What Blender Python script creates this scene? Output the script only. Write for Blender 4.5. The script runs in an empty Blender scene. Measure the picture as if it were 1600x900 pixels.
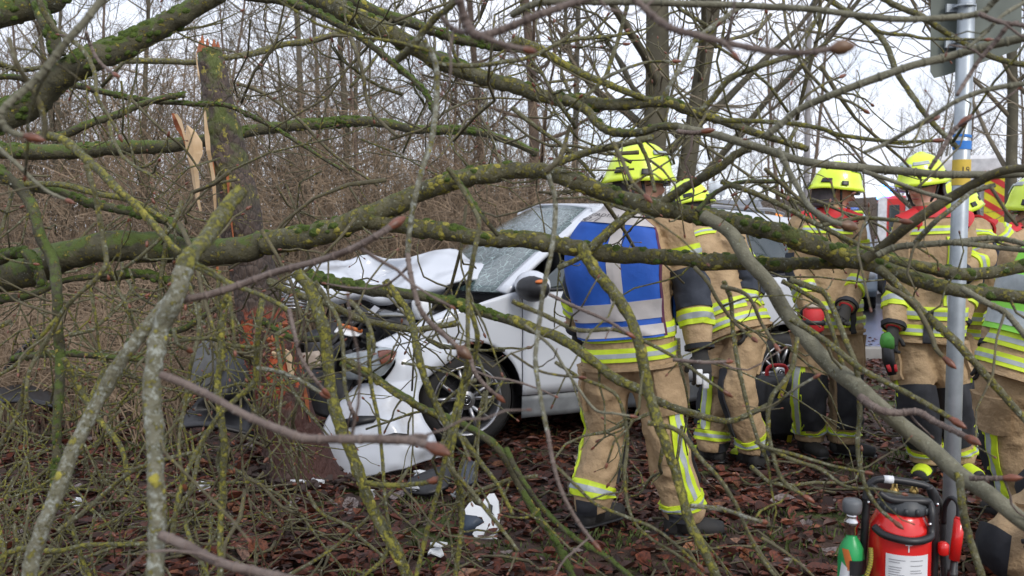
import bpy, bmesh, math, random
from mathutils import Vector, Matrix, noise
R = math.radians
rng = random.Random(11)
scene = bpy.context.scene
COL = scene.collection

# ------------------------------------------------------------------ camera
CAMZ = 1.43
FPX = 1400.0                      # focal length in pixels of a 1600 px wide picture
PITCH = math.atan(78.0 / FPX)
cam_d = bpy.data.cameras.new("camera")
cam_d.sensor_width = 36.0
cam_d.lens = 36.0 * FPX / 1600.0
cam_d.clip_start = 0.05
cam_d.clip_end = 1000.0
cam_d.dof.use_dof = True
cam_d.dof.focus_distance = 4.3
cam_d.dof.aperture_fstop = 4.2
cam = bpy.data.objects.new("camera", cam_d)
COL.objects.link(cam)
cam.location = (0, 0, CAMZ)
cam.rotation_euler = (math.pi / 2 - PITCH, 0, 0)
scene.camera = cam

# ------------------------------------------------------------------ sky
SUN_EL, SUN_ROT = R(38), R(150)
world = bpy.data.worlds.new("World")
scene.world = world
world.use_nodes = True
wn, wl = world.node_tree.nodes, world.node_tree.links
wn.clear()
sky = wn.new("ShaderNodeTexSky")
sky.sky_type = 'NISHITA'
sky.sun_disc = False
sky.sun_elevation = SUN_EL
sky.sun_rotation = SUN_ROT
sky.air_density = 1.0
sky.dust_density = 2.0
tc = wn.new("ShaderNodeTexCoord")
mp = wn.new("ShaderNodeMapping")
mp.inputs['Scale'].default_value = (1.0, 1.0, 2.6)
cl = wn.new("ShaderNodeTexNoise")
cl.inputs['Scale'].default_value = 2.3
cl.inputs['Detail'].default_value = 7
cl.inputs['Roughness'].default_value = 0.55
rmp = wn.new("ShaderNodeValToRGB")
rmp.color_ramp.elements[0].position = 0.30
rmp.color_ramp.elements[0].color = (0.40, 0.40, 0.40, 1)
rmp.color_ramp.elements[1].position = 0.62
rmp.color_ramp.elements[1].color = (1, 1, 1, 1)
cmix = wn.new("ShaderNodeMix")
cmix.data_type = 'RGBA'
cmix.inputs['B'].default_value = (9.0, 9.4, 10.6, 1)      # cloud layer, in the sky texture's own units
bg = wn.new("ShaderNodeBackground")
bg.inputs['Strength'].default_value = 0.104
wo = wn.new("ShaderNodeOutputWorld")
wl.new(tc.outputs['Generated'], mp.inputs['Vector'])
wl.new(mp.outputs['Vector'], cl.inputs['Vector'])
wl.new(cl.outputs['Fac'], rmp.inputs['Fac'])
wl.new(rmp.outputs['Color'], cmix.inputs['Factor'])
wl.new(sky.outputs['Color'], cmix.inputs['A'])
wl.new(cmix.outputs['Result'], bg.inputs['Color'])
wl.new(bg.outputs['Background'], wo.inputs['Surface'])

# ------------------------------------------------------------------ sun (veiled by cloud)
sun_d = bpy.data.lights.new("sun", 'SUN')
sun_d.energy = 1.4
sun_d.angle = R(16)
sun_d.color = (1.0, 0.96, 0.9)
sun = bpy.data.objects.new("sun", sun_d)
COL.objects.link(sun)
# same direction as the sky's sun: rotation measured from +Y towards +X
sdir = Vector((math.sin(SUN_ROT) * math.cos(SUN_EL), math.cos(SUN_ROT) * math.cos(SUN_EL), math.sin(SUN_EL)))
sun.rotation_euler = sdir.to_track_quat('Z', 'Y').to_euler()

scene.view_settings.view_transform = 'Standard'
scene.view_settings.look = 'None'
scene.view_settings.exposure = 0.45
scene.view_settings.gamma = 1.0

# ------------------------------------------------------------------ helpers
_c, _s = math.cos(PITCH), math.sin(PITCH)
def at(px, py, Y):
    """the point at distance Y in front of the camera that lies behind pixel (px, py) of the photograph"""
    a, b = px - 800.0, 450.0 - py
    y = FPX * _c + b * _s
    z = -FPX * _s + b * _c
    k = Y / y
    return Vector((a * k, Y, CAMZ + z * k))

def gz(x, y):
    """height of the ground"""
    def ss(a, b, t):
        t = max(0.0, min(1.0, (t - a) / (b - a)))
        return t * t * (3 - 2 * t)
    h = 1.5 * ss(8.3, 15.0, y) * ss(2.2, -1.5, x)
    n = noise.noise(Vector((x * 0.7, y * 0.7, 3.0))) * 0.04 + noise.noise(Vector((x * 2.7, y * 2.7, 1.0))) * 0.015
    k = ss(40, 20, math.hypot(x, y)) * (1 - ss(9.4, 10.4, y) * ss(2.0, 3.0, x))
    return h + n * k

def catmull(pts, n):
    """n samples per span through pts (lists of equal-length tuples)"""
    out = []
    P = [pts[0]] + list(pts) + [pts[-1]]
    for i in range(1, len(P) - 2):
        p0, p1, p2, p3 = P[i - 1], P[i], P[i + 1], P[i + 2]
        for k in range(n):
            t = k / n
            t2, t3 = t * t, t * t * t
            out.append(tuple(0.5 * ((2 * b) + (c - a) * t + (2 * a - 5 * b + 4 * c - d) * t2 + (3 * b - a - 3 * c + d) * t3)
                             for a, b, c, d in zip(p0, p1, p2, p3)))
    out.append(tuple(pts[-1]))
    return out

class MB:
    """collects shapes and links them as ONE mesh object"""
    def __init__(self):
        self.v, self.f, self.m = [], [], []
    def add(self, vs, fs, mi=0):
        o = len(self.v)
        self.v.extend([tuple(p) for p in vs])
        self.f.extend([tuple(i + o for i in f) for f in fs])
        self.m.extend([mi] * len(fs))
    def box(self, c, s, rz=0.0, mi=0, bev=0.0, rot=None):
        hx, hy, hz = s[0] / 2, s[1] / 2, s[2] / 2
        M = rot if rot else Matrix.Rotation(rz, 3, 'Z')
        c = Vector(c)
        if bev <= 0:
            vs = [c + M @ Vector((x * hx, y * hy, z * hz)) for x in (-1, 1) for y in (-1, 1) for z in (-1, 1)]
            self.add(vs, [(0, 1, 3, 2), (4, 6, 7, 5), (0, 4, 5, 1), (2, 3, 7, 6), (0, 2, 6, 4), (1, 5, 7, 3)], mi)
            return
        b = bev                                   # chamfered box: three rectangles per axis
        rings = []
        for z, k in ((-hz, b), (-hz + b, 0), (hz - b, 0), (hz, b)):
            x1, y1 = hx - k, hy - k
            e = min(b, x1 * .9, y1 * .9)
            rings.append([c + M @ Vector(p) for p in
                          ((-x1 + e, -y1, z), (x1 - e, -y1, z), (x1, -y1 + e, z), (x1, y1 - e, z),
                           (x1 - e, y1, z), (-x1 + e, y1, z), (-x1, y1 - e, z), (-x1, -y1 + e, z))])
        self.rings(rings, True, True, mi)
    def rings(self, rings, closed=True, caps=True, mi=0):
        n = len(rings[0])
        o = len(self.v)
        for r in rings:
            self.v.extend([tuple(p) for p in r])
        m = n if closed else n - 1
        for k in range(len(rings) - 1):
            a, b = o + k * n, o + (k + 1) * n
            for i in range(m):
                j = (i + 1) % n
                self.f.append((a + i, a + j, b + j, b + i)); self.m.append(mi)
        if caps and closed:
            self.f.append(tuple(o + i for i in reversed(range(n)))); self.m.append(mi)
            e = o + (len(rings) - 1) * n
            self.f.append(tuple(e + i for i in range(n))); self.m.append(mi)
    def tube(self, pts, rad, sides=8, caps=True, mi=0, lump=0.0, seed=0.0):
        pts = [Vector(p) for p in pts]
        n = len(pts)
        if not isinstance(rad, (list, tuple)):
            rad = [rad] * n
        N = None
        rings = []
        for i, p in enumerate(pts):
            T = (pts[min(i + 1, n - 1)] - pts[max(i - 1, 0)])
            if T.length < 1e-9: T = Vector((0, 0, 1))
            T.normalize()
            if N is None:
                a = Vector((0, 0, 1)) if abs(T.z) < 0.9 else Vector((1, 0, 0))
                N = a - T * a.dot(T)
            else:
                N = N - T * N.dot(T)
            if N.length < 1e-6:
                N = T.orthogonal()
            N.normalize()
            B = T.cross(N)
            ring = []
            for k in range(sides):
                a = 2 * math.pi * k / sides
                r = rad[i]
                d = N * math.cos(a) + B * math.sin(a)
                if lump:
                    q = (p + d * r) / max(r, 0.004) * 0.55
                    r *= 1 + lump * noise.noise(q + Vector((seed, seed, 0)))
                ring.append(p + d * r)
            rings.append(ring)
        self.rings(rings, True, caps, mi)
    def revolve(self, prof, center, axis=Vector((0, 0, 1)), sides=24, mi=0, caps=True):
        axis = Vector(axis).normalized()
        a = axis.orthogonal().normalized()
        b = axis.cross(a)
        c = Vector(center)
        self.rings([[c + axis * z + (a * math.cos(2 * math.pi * k / sides) + b * math.sin(2 * math.pi * k / sides)) * r
                     for k in range(sides)] for r, z in prof], True, caps, mi)
    def grid(self, fn, nu, nv, mi=0, flip=False):
        o = len(self.v)
        for i in range(nu + 1):
            for j in range(nv + 1):
                self.v.append(tuple(fn(i / nu, j / nv)))
        for i in range(nu):
            for j in range(nv):
                a = o + i * (nv + 1) + j
                q = (a, a + nv + 1, a + nv + 2, a + 1)
                self.f.append(tuple(reversed(q)) if flip else q); self.m.append(mi)
    def ellipsoid(self, c, r, M=None, nu=10, nv=14, mi=0):
        c = Vector(c)
        M = M or Matrix.Identity(3)
        rings = []
        for i in range(nu + 1):
            th = math.pi * min(max(i / nu, 0.03), 0.97)
            rings.append([c + M @ Vector((r[0] * math.sin(th) * math.cos(2 * math.pi * k / nv),
                                          r[1] * math.sin(th) * math.sin(2 * math.pi * k / nv),
                                          -r[2] * math.cos(th))) for k in range(nv)])
        self.rings(rings, True, True, mi)
    def build(self, name, mats, parent=None, smooth=True, solid=0.0, bevel=0.0, loc=None):
        me = bpy.data.meshes.new(name)
        me.from_pydata(self.v, [], self.f)
        if not isinstance(mats, (list, tuple)):
            mats = [mats]
        for m in mats:
            me.materials.append(m)
        if len(mats) > 1:
            me.polygons.foreach_set('material_index', self.m)
        if smooth:
            me.polygons.foreach_set('use_smooth', [True] * len(me.polygons))
        me.update()
        o = bpy.data.objects.new(name, me)
        COL.objects.link(o)
        if parent: o.parent = parent
        if loc: o.location = loc
        if solid:
            md = o.modifiers.new('solid', 'SOLIDIFY'); md.thickness = solid; md.offset = -1
        if bevel:
            md = o.modifiers.new('bevel', 'BEVEL'); md.width = bevel; md.segments = 2; md.limit_method = 'ANGLE'
        return o

def tag(o, label=None, cat=None, group=None, kind=None):
    if label: o['label'] = label
    if cat: o['category'] = cat
    if group: o['group'] = group
    if kind: o['kind'] = kind
    return o
def thing(name, label, cat, loc=(0, 0, 0), rz=0.0, group=None):
    o = bpy.data.objects.new(name, None)
    o.empty_display_size = 0.1
    COL.objects.link(o)
    o.location = loc
    o.rotation_euler = (0, 0, rz)
    return tag(o, label, cat, group)

def text_mesh(body, size=1.0):
    """verts (2-D, centred) and faces of a line of lettering"""
    cu = bpy.data.curves.new('lettering', 'FONT')
    cu.body = body; cu.size = size; cu.align_x = 'CENTER'; cu.align_y = 'CENTER'
    cu.resolution_u = 3
    ob = bpy.data.objects.new('lettering', cu)
    COL.objects.link(ob)
    dg = bpy.context.evaluated_depsgraph_get()
    me = bpy.data.meshes.new_from_object(ob.evaluated_get(dg))
    vs = [(v.co.x, v.co.y) for v in me.vertices]
    fs = [tuple(p.vertices) for p in me.polygons]
    bpy.data.objects.remove(ob); bpy.data.curves.remove(cu); bpy.data.meshes.remove(me)
    return vs, fs

# ------------------------------------------------------------------ materials
def newmat(name):
    m = bpy.data.materials.new(name)
    m.use_nodes = True
    nt = m.node_tree
    b = nt.nodes['Principled BSDF']
    return m, nt.nodes, nt.links, b
def coords(n, l, scale=(1, 1, 1), kind='Object'):
    t = n.new('ShaderNodeTexCoord'); mp = n.new('ShaderNodeMapping')
    mp.inputs['Scale'].default_value = scale
    l.new(t.outputs[kind], mp.inputs['Vector'])
    return mp.outputs['Vector']
def nz(n, l, vec, scale, detail=4, rough=0.55):
    t = n.new('ShaderNodeTexNoise')
    t.inputs['Scale'].default_value = scale; t.inputs['Detail'].default_value = detail; t.inputs['Roughness'].default_value = rough
    l.new(vec, t.inputs['Vector'])
    return t.outputs['Fac']
def ramp(n, l, fac, a, b, ca=(0, 0, 0, 1), cb=(1, 1, 1, 1)):
    r = n.new('ShaderNodeValToRGB')
    r.color_ramp.elements[0].position = a; r.color_ramp.elements[0].color = ca
    r.color_ramp.elements[1].position = b; r.color_ramp.elements[1].color = cb
    l.new(fac, r.inputs['Fac'])
    return r.outputs['Color']
def mixc(n, l, fac, A, B):
    m = n.new('ShaderNodeMix'); m.data_type = 'RGBA'
    if hasattr(fac, 'links'): l.new(fac, m.inputs['Factor'])
    else: m.inputs['Factor'].default_value = fac
    for s, v in (('A', A), ('B', B)):
        if hasattr(v, 'links'): l.new(v, m.inputs[s])
        else: m.inputs[s].default_value = (*v, 1)
    return m.outputs['Result']
def bump(n, l, b, h, strength, dist):
    bp = n.new('ShaderNodeBump'); bp.inputs['Strength'].default_value = strength; bp.inputs['Distance'].default_value = dist
    l.new(h, bp.inputs['Height']); l.new(bp.outputs['Normal'], b.inputs['Normal'])

def simple(name, c1, c2=None, rough=0.6, scale=8, metal=0.0, bmp=0.0, bscale=40, bdist=0.004, spec=0.5, coat=0.0, lo=0.35, hi=0.65):
    m, n, l, b = newmat(name)
    v = coords(n, l)
    c2 = c2 or tuple(x * 0.75 for x in c1)
    f = ramp(n, l, nz(n, l, v, scale), lo, hi)
    l.new(mixc(n, l, f, c1, c2), b.inputs['Base Color'])
    b.inputs['Roughness'].default_value = rough
    b.inputs['Metallic'].default_value = metal
    b.inputs['Specular IOR Level'].default_value = spec
    b.inputs['Coat Weight'].default_value = coat
    b.inputs['Coat Roughness'].default_value = 0.06
    if bmp:
        bump(n, l, b, nz(n, l, v, bscale, 6), bmp, bdist)
    return m

def bark(name, c1, c2, yellow=0.0, white=0.0, moss=0.0, ycol=(0.30, 0.26, 0.035), wcol=(0.36, 0.39, 0.34), mcol=(0.055, 0.085, 0.012), rough=0.75, fine=1.0, bmp=0.7):
    m, n, l, b = newmat(name)
    v = coords(n, l)
    col = mixc(n, l, ramp(n, l, nz(n, l, v, 18 * fine, 6), 0.35, 0.65), c1, c2)
    h = nz(n, l, v, 62 * fine, 7, 0.65)
    lift = []
    if white:
        w = nz(n, l, v, 52 * fine, 7, 0.72)
        col = mixc(n, l, ramp(n, l, w, 0.72 - 0.32 * white, 0.76 - 0.30 * white), col, wcol)
    if moss:
        g = n.new('ShaderNodeNewGeometry'); sx = n.new('ShaderNodeSeparateXYZ'); l.new(g.outputs['Normal'], sx.inputs['Vector'])
        a = n.new('ShaderNodeMath'); a.operation = 'MULTIPLY_ADD'; a.inputs[1].default_value = 0.16
        l.new(sx.outputs['Z'], a.inputs[0]); l.new(nz(n, l, v, 14 * fine, 8, 0.68), a.inputs[2])
        col = mixc(n, l, ramp(n, l, a.outputs[0], 0.78 - 0.35 * moss, 0.86 - 0.35 * moss), col, mcol)
    if yellow:
        off = n.new('ShaderNodeVectorMath'); off.operation = 'ADD'; off.inputs[1].default_value = (7.3, 2.1, 4.4); l.new(v, off.inputs[0])
        y = nz(n, l, off.outputs[0], 40 * fine, 8, 0.74)
        yc = mixc(n, l, nz(n, l, v, 60 * fine, 3), ycol, tuple(x * 0.55 for x in ycol))
        yf = ramp(n, l, y, 0.74 - 0.36 * yellow, 0.78 - 0.34 * yellow)
        lift.append(yf)
        col = mixc(n, l, yf, col, yc)
    l.new(col, b.inputs['Base Color'])
    b.inputs['Roughness'].default_value = rough
    for f in lift:
        a = n.new('ShaderNodeMath'); a.operation = 'MULTIPLY_ADD'; a.inputs[1].default_value = 0.35
        l.new(f, a.inputs[0]); l.new(h, a.inputs[2]); h = a.outputs[0]
    bump(n, l, b, h, min(1.0, bmp * 1.4), 0.010)
    return m

M = {}
M['moss_limb'] = bark('mossy_limb_bark', (0.085, 0.078, 0.04), (0.036, 0.034, 0.018), 0.50, 0.26, 0.74, mcol=(0.062, 0.092, 0.010))
M['limb'] = bark('limb_bark', (0.125, 0.115, 0.06), (0.055, 0.052, 0.028), 0.62, 0.40, 0.50, ycol=(0.25, 0.225, 0.035), wcol=(0.27, 0.285, 0.22), mcol=(0.07, 0.085, 0.014))
M['lichen'] = bark('lichened_twig_bark', (0.145, 0.135, 0.07), (0.085, 0.08, 0.04), 0.60, 0.50, 0.22, wcol=(0.27, 0.285, 0.21), ycol=(0.28, 0.255, 0.035), fine=1.5)
M['yellow'] = bark('yellow_lichen_bark', (0.14, 0.135, 0.07), (0.08, 0.08, 0.036), 0.74, 0.50, 0.30, ycol=(0.265, 0.25, 0.036), wcol=(0.26, 0.275, 0.20), fine=1.5)
M['grey'] = bark('smooth_grey_bark', (0.18, 0.172, 0.12), (0.11, 0.105, 0.068), 0.30, 0.38, 0.08, wcol=(0.26, 0.27, 0.20), fine=1.4, bmp=0.45)
M['white'] = bark('white_lichen_bark', (0.185, 0.175, 0.12), (0.125, 0.12, 0.075), 0.54, 0.62, 0.14, wcol=(0.31, 0.325, 0.28), ycol=(0.29, 0.26, 0.04), fine=1.6)
M['shoot'] = bark('purple_brown_shoot', (0.175, 0.135, 0.115), (0.105, 0.074, 0.062), 0.14, 0.30, 0.0, wcol=(0.24, 0.215, 0.19), rough=0.65, fine=1.6, bmp=0.5)
M['twig'] = bark('olive_twig_bark', (0.115, 0.102, 0.055), (0.062, 0.052, 0.028), 0.48, 0.28, 0.0, fine=1.7, bmp=0.3)
M['bud'] = simple('bud_scales', (0.20, 0.065, 0.035), (0.10, 0.04, 0.022), 0.38, 60, bmp=0.3, bscale=90)
M['bud_big'] = simple('brown_bud_scales', (0.15, 0.085, 0.045), (0.085, 0.04, 0.025), 0.4, 50, bmp=0.3, bscale=70)
M['moss'] = simple('moss', (0.080, 0.120, 0.014), (0.032, 0.055, 0.006), 0.95, 60, bmp=1.0, bscale=150, bdist=0.01)
M['lich_y'] = simple('lichen_crust', (0.34, 0.30, 0.045), (0.20, 0.185, 0.05), 0.9, 60, bmp=1.0, bscale=160, bdist=0.008)
M['bg_bark'] = bark('wood_bark', (0.125, 0.11, 0.07), (0.07, 0.062, 0.04), 0.12, 0.2, 0.30, fine=0.25, bmp=0.5)
M['bg_brown'] = bark('brown_wood_bark', (0.15, 0.105, 0.075), (0.09, 0.062, 0.045), 0.0, 0.15, 0.1, fine=0.25, bmp=0.5)
M['bg_pale'] = bark('pale_wood_bark', (0.19, 0.17, 0.13), (0.12, 0.11, 0.08), 0.06, 0.2, 0.1, fine=0.25, bmp=0.3)
M['bg_twig'] = simple('wood_twigs', (0.20, 0.165, 0.115), (0.12, 0.10, 0.065), 0.8, 0.8)  # base colour lightened to stand in for haze over the background wood
M['cane'] = simple('dry_canes', (0.27, 0.195, 0.125), (0.13, 0.09, 0.058), 0.8, 1.6)
M['cane_d'] = simple('dark_canes', (0.10, 0.07, 0.047), (0.055, 0.042, 0.026), 0.8, 1.6)
M['tan'] = simple('tan_turnout_cloth', (0.44, 0.31, 0.178), (0.33, 0.228, 0.128), 0.88, 7, bmp=0.75, bscale=13, bdist=0.035)
M['dark'] = simple('dark_patch_cloth', (0.022, 0.024, 0.030), (0.014, 0.015, 0.02), 0.75, 20, bmp=0.3, bscale=60)
M['navy'] = simple('navy_cloth', (0.035, 0.042, 0.06), (0.022, 0.028, 0.042), 0.8, 20, bmp=0.3, bscale=60)
M['lime'] = simple('lime_reflex_tape', (0.62, 0.78, 0.03), (0.52, 0.68, 0.03), 0.55, 25)
M['silver'] = simple('silver_reflex_tape', (0.42, 0.46, 0.47), (0.33, 0.37, 0.385), 0.4, 25)
M['helmet'] = simple('lime_helmet_shell', (0.74, 0.92, 0.06), (0.68, 0.87, 0.05), 0.3, 6, coat=0.4)
M['black'] = simple('black_plastic', (0.018, 0.018, 0.02), (0.01, 0.01, 0.012), 0.45, 20)
M['rubber'] = simple('black_rubber', (0.016, 0.016, 0.017), (0.026, 0.024, 0.022), 0.75, 14, bmp=0.3, bscale=60)
M['skin'] = simple('skin', (0.56, 0.32, 0.24), (0.50, 0.26, 0.19), 0.5, 20)
M['hood_cloth'] = simple('grey_neck_cloth', (0.06, 0.05, 0.056), (0.04, 0.034, 0.038), 0.9, 20, bmp=0.3, bscale=50)
M['blue'] = simple('blue_vest_cloth', (0.016, 0.105, 0.50), (0.013, 0.08, 0.40), 0.7, 7, bmp=0.4, bscale=16, bdist=0.01)
M['vest_grey'] = simple('grey_white_vest_tape', (0.50, 0.47, 0.46), (0.42, 0.40, 0.40), 0.55, 9, bmp=0.3, bscale=18, bdist=0.008)
M['red'] = simple('red_cloth', (0.58, 0.025, 0.03), (0.46, 0.02, 0.025), 0.65, 9, bmp=0.3, bscale=25)
M['ink'] = simple('dark_lettering', (0.03, 0.028, 0.035), None, 0.7)
M['hivis'] = simple('green_vest_cloth', (0.30, 0.76, 0.09), (0.24, 0.64, 0.07), 0.7, 7, bmp=0.3, bscale=20)
M['paint'] = simple('white_car_paint', (0.57, 0.60, 0.65), (0.55, 0.58, 0.63), 0.22, 3, coat=0.6)
M['paint_dirty'] = simple('muddied_white_paint', (0.57, 0.60, 0.65), (0.40, 0.38, 0.36), 0.3, 5, coat=0.4, lo=.55, hi=.85)
M['glass'] = simple('car_glass', (0.028, 0.04, 0.042), (0.02, 0.03, 0.03), 0.04, 3, spec=0.9, coat=0.5)
M['alloy'] = simple('alloy_metal', (0.42, 0.42, 0.43), (0.34, 0.34, 0.35), 0.32, 10, metal=0.85)
M['zinc'] = simple('galvanised_steel', (0.40, 0.44, 0.47), (0.31, 0.345, 0.37), 0.42, 16, metal=0.55, bmp=0.1)
M['signback'] = simple('weathered_sign_back', (0.13, 0.15, 0.13), (0.085, 0.10, 0.085), 0.6, 6, metal=0.1)
M['red_paint'] = simple('red_tank_paint', (0.68, 0.02, 0.018), (0.60, 0.017, 0.015), 0.25, 5, coat=0.4)
M['green_paint'] = simple('green_bottle_paint', (0.02, 0.36, 0.10), (0.018, 0.30, 0.085), 0.35, 8)
M['orange'] = simple('orange_tape', (0.66, 0.18, 0.04), None, 0.5)
M['brass'] = simple('brass', (0.55, 0.38, 0.13), (0.42, 0.28, 0.09), 0.3, 20, metal=0.9)
M['chrome'] = simple('chrome', (0.7, 0.7, 0.72), None, 0.15, 20, metal=1.0)
M['white_pl'] = simple('white_plastic', (0.72, 0.74, 0.76), (0.64, 0.66, 0.68), 0.4, 12)
M['grey_pl'] = simple('grey_plastic', (0.22, 0.235, 0.245), (0.15, 0.16, 0.17), 0.45, 8)
M['dk_metal'] = simple('dark_engine_metal', (0.06, 0.06, 0.065), (0.025, 0.025, 0.028), 0.5, 30, metal=0.4)
M['wood_new'] = simple('split_wood', (0.62, 0.46, 0.29), (0.50, 0.34, 0.19), 0.7, 10, bmp=0.4, bscale=60)
M['wood_or'] = simple('orange_torn_wood', (0.42, 0.14, 0.05), (0.22, 0.06, 0.025), 0.75, 18, bmp=0.6, bscale=60)
M['yellow_pl'] = simple('yellow_webbing', (0.72, 0.62, 0.04), None, 0.55)
M['yellow_st'] = simple('yellow_sticker', (0.66, 0.47, 0.06), (0.58, 0.40, 0.05), 0.5, 12)
M['blue_st'] = simple('blue_sticker', (0.03, 0.20, 0.62), None, 0.5)
M['tan_pl'] = simple('beige_plastic', (0.40, 0.33, 0.27), (0.32, 0.26, 0.21), 0.5, 10)

# ================================================================== SETTING
def ground_mat():
    m, n, l, b = newmat('leaf_mould_soil')
    v = coords(n, l)
    c = mixc(n, l, ramp(n, l, nz(n, l, v, 9, 8), .35, .65), (0.040, 0.022, 0.015), (0.075, 0.040, 0.026))
    c = mixc(n, l, ramp(n, l, nz(n, l, v, 1.6, 7, .6), .54, .62), c, (0.058, 0.080, 0.012))
    l.new(c, b.inputs['Base Color']); b.inputs['Roughness'].default_value = .75
    bump(n, l, b, nz(n, l, v, 40, 8), .9, .03)
    return m
M['soil'] = ground_mat()
def leaf_mat():
    m, n, l, b = newmat('fallen_leaves')
    a = n.new('ShaderNodeAttribute'); a.attribute_name = 'tone'
    r = n.new('ShaderNodeValToRGB')
    cs = [(0.0, (0.022, 0.009, 0.007)), (0.28, (0.066, 0.021, 0.014)), (0.52, (0.130, 0.037, 0.022)),
          (0.76, (0.20, 0.060, 0.032)), (0.92, (0.29, 0.13, 0.06)), (1.0, (0.22, 0.18, 0.17))]
    while len(r.color_ramp.elements) < len(cs): r.color_ramp.elements.new(0.5)
    for e, (p, c) in zip(r.color_ramp.elements, cs): e.position = p; e.color = (*c, 1)
    l.new(a.outputs['Fac'], r.inputs['Fac'])
    v = coords(n, l)
    l.new(mixc(n, l, ramp(n, l, nz(n, l, v, 70, 4), .4, .7), r.outputs['Color'], (0.03, 0.016, 0.012)), b.inputs['Base Color'])
    b.inputs['Roughness'].default_value = .5; b.inputs['Specular IOR Level'].default_value = .3
    return m
M['leaf'] = leaf_mat()

# the ground: one sheet, fine near the camera and out to the horizon
def axis(n, near, far):
    out = []
    for i in range(-n, n + 1):
        t = i / n
        out.append(math.copysign(near * abs(t) + (far - near) * abs(t) ** 5, t))
    return out
gx, gy = axis(75, 8, 420), [y + 5 for y in axis(75, 8, 420)]
mb = MB()
mb.v = [(x, y, gz(x, y)) for x in gx for y in gy]
W = len(gy)
mb.f = [(i * W + j, (i + 1) * W + j, (i + 1) * W + j + 1, i * W + j + 1) for i in range(len(gx) - 1) for j in range(W - 1)]
mb.m = [0] * len(mb.f)
tag(mb.build('ground', M['soil']), kind='structure')

# wet road beyond the firefighters, with its kerb
asph = simple('wet_asphalt', (0.075, 0.075, 0.08), (0.05, 0.05, 0.054), 0.28, 2.5, bmp=.3, bscale=120)
def strip(name, pts, mat):
    m_ = MB(); m_.v = pts; m_.f = [(0, 1, 2, 3)]; m_.m = [0]
    return tag(m_.build(name, mat, smooth=False), kind='structure')
strip('road', [(3.2, 10.6, .03), (140, 10.6, .03), (140, 27, .03), (3.2, 27, .03)], asph)
paintm = simple('road_paint', (0.72, 0.72, 0.70), (0.55, 0.55, 0.53), .6, 5)
for k in range(6):
    x = 5 + k * 7
    strip('road_marking', [(x, 18.6, .036), (x + 3, 18.6, .036), (x + 3, 18.75, .036), (x, 18.75, .036)], paintm)
mb = MB(); mb.box((71.6, 10.52, .05), (136.8, .15, .2), bev=.02)
tag(mb.build('kerb', simple('kerb_stone', (.30, .29, .27), (.22, .21, .20), .8, 4), smooth=False), kind='structure')

# brown embankment that closes the view behind the road
bankm = simple('brown_bank_earth', (0.085, 0.062, 0.045), (0.05, 0.037, 0.028), .95, .9, bmp=.8, bscale=9, bdist=.1)
mb = MB()
def bankf(u, v):
    x = -6 + 120 * u
    h = [0, 1.6, 2.9, 3.45, 3.5, 3.0][int(round(v * 5))]
    return (x, 36 + v * 12 + noise.noise(Vector((x * .2, v * 3, 0))) * .8, h * (0.96 + .06 * noise.noise(Vector((x * .3, v * 2, 5)))) - (.3 if v == 0 else 0))
mb.grid(bankf, 120, 5)
tag(mb.build('embankment', bankm), kind='structure')

# ------------------------------------------------------------------ fallen leaves
def leaves(name, n, seed, xr, yr):
    r = random.Random(seed)
    m_ = MB(); tone = []
    outline = ((-.5, 0, 0), (-.32, .17, .8), (-.05, .25, 1.1), (.25, .15, .8), (.52, 0, .4), (.25, -.17, .9), (-.05, -.24, 1.0), (-.32, -.16, .7), (-.1, 0, -.3), (.2, 0, -.2))
    for i in range(n):
        y = yr[0] + (yr[1] - yr[0]) * r.random() ** 1.5
        half = .72 * y + .5
        x = max(xr[0], min(xr[1], r.uniform(-half, half)))
        g = noise.noise(Vector((x * 1.1, y * 1.1, 9)))
        if g > .16 and r.random() < .62: continue
        s = min(.15, max(.03, r.lognormvariate(-2.85, .36)))
        rz, tx, ty = r.uniform(0, 6.28), r.gauss(0, .20), r.gauss(0, .20)
        E = Matrix.Rotation(rz, 3, 'Z') @ Matrix.Rotation(tx, 3, 'X') @ Matrix.Rotation(ty, 3, 'Y')
        c = Vector((x, y, gz(x, y) + .006 + r.random() * .026))
        curl = r.uniform(-.12, .20) * s
        wd = r.uniform(.8, 1.5)
        vs = [c + E @ Vector((a * s, b_ * s * wd, k * curl * 1.5)) for a, b_, k in outline]
        m_.add(vs, [(8, 0, 1), (8, 1, 2), (8, 2, 9), (9, 2, 3), (9, 3, 4), (9, 4, 5), (9, 5, 6), (8, 9, 6), (8, 6, 7), (8, 7, 0)])
        t = min(1, max(0, r.gauss(.43, .28)))
        if r.random() < .02: t = 1.0
        tone.extend([t] * 10)
    o = m_.build(name, M['leaf'], smooth=False)
    a = o.data.attributes.new('tone', 'FLOAT', 'POINT')
    a.data.foreach_set('value', tone)
    return tag(o, kind='stuff')
tag(leaves('leaf_litter', 56000, 3, (-14, 9.5), (2.2, 12.5)), 'wet reddish brown fallen leaves covering the ground', None, None, 'stuff')

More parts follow.
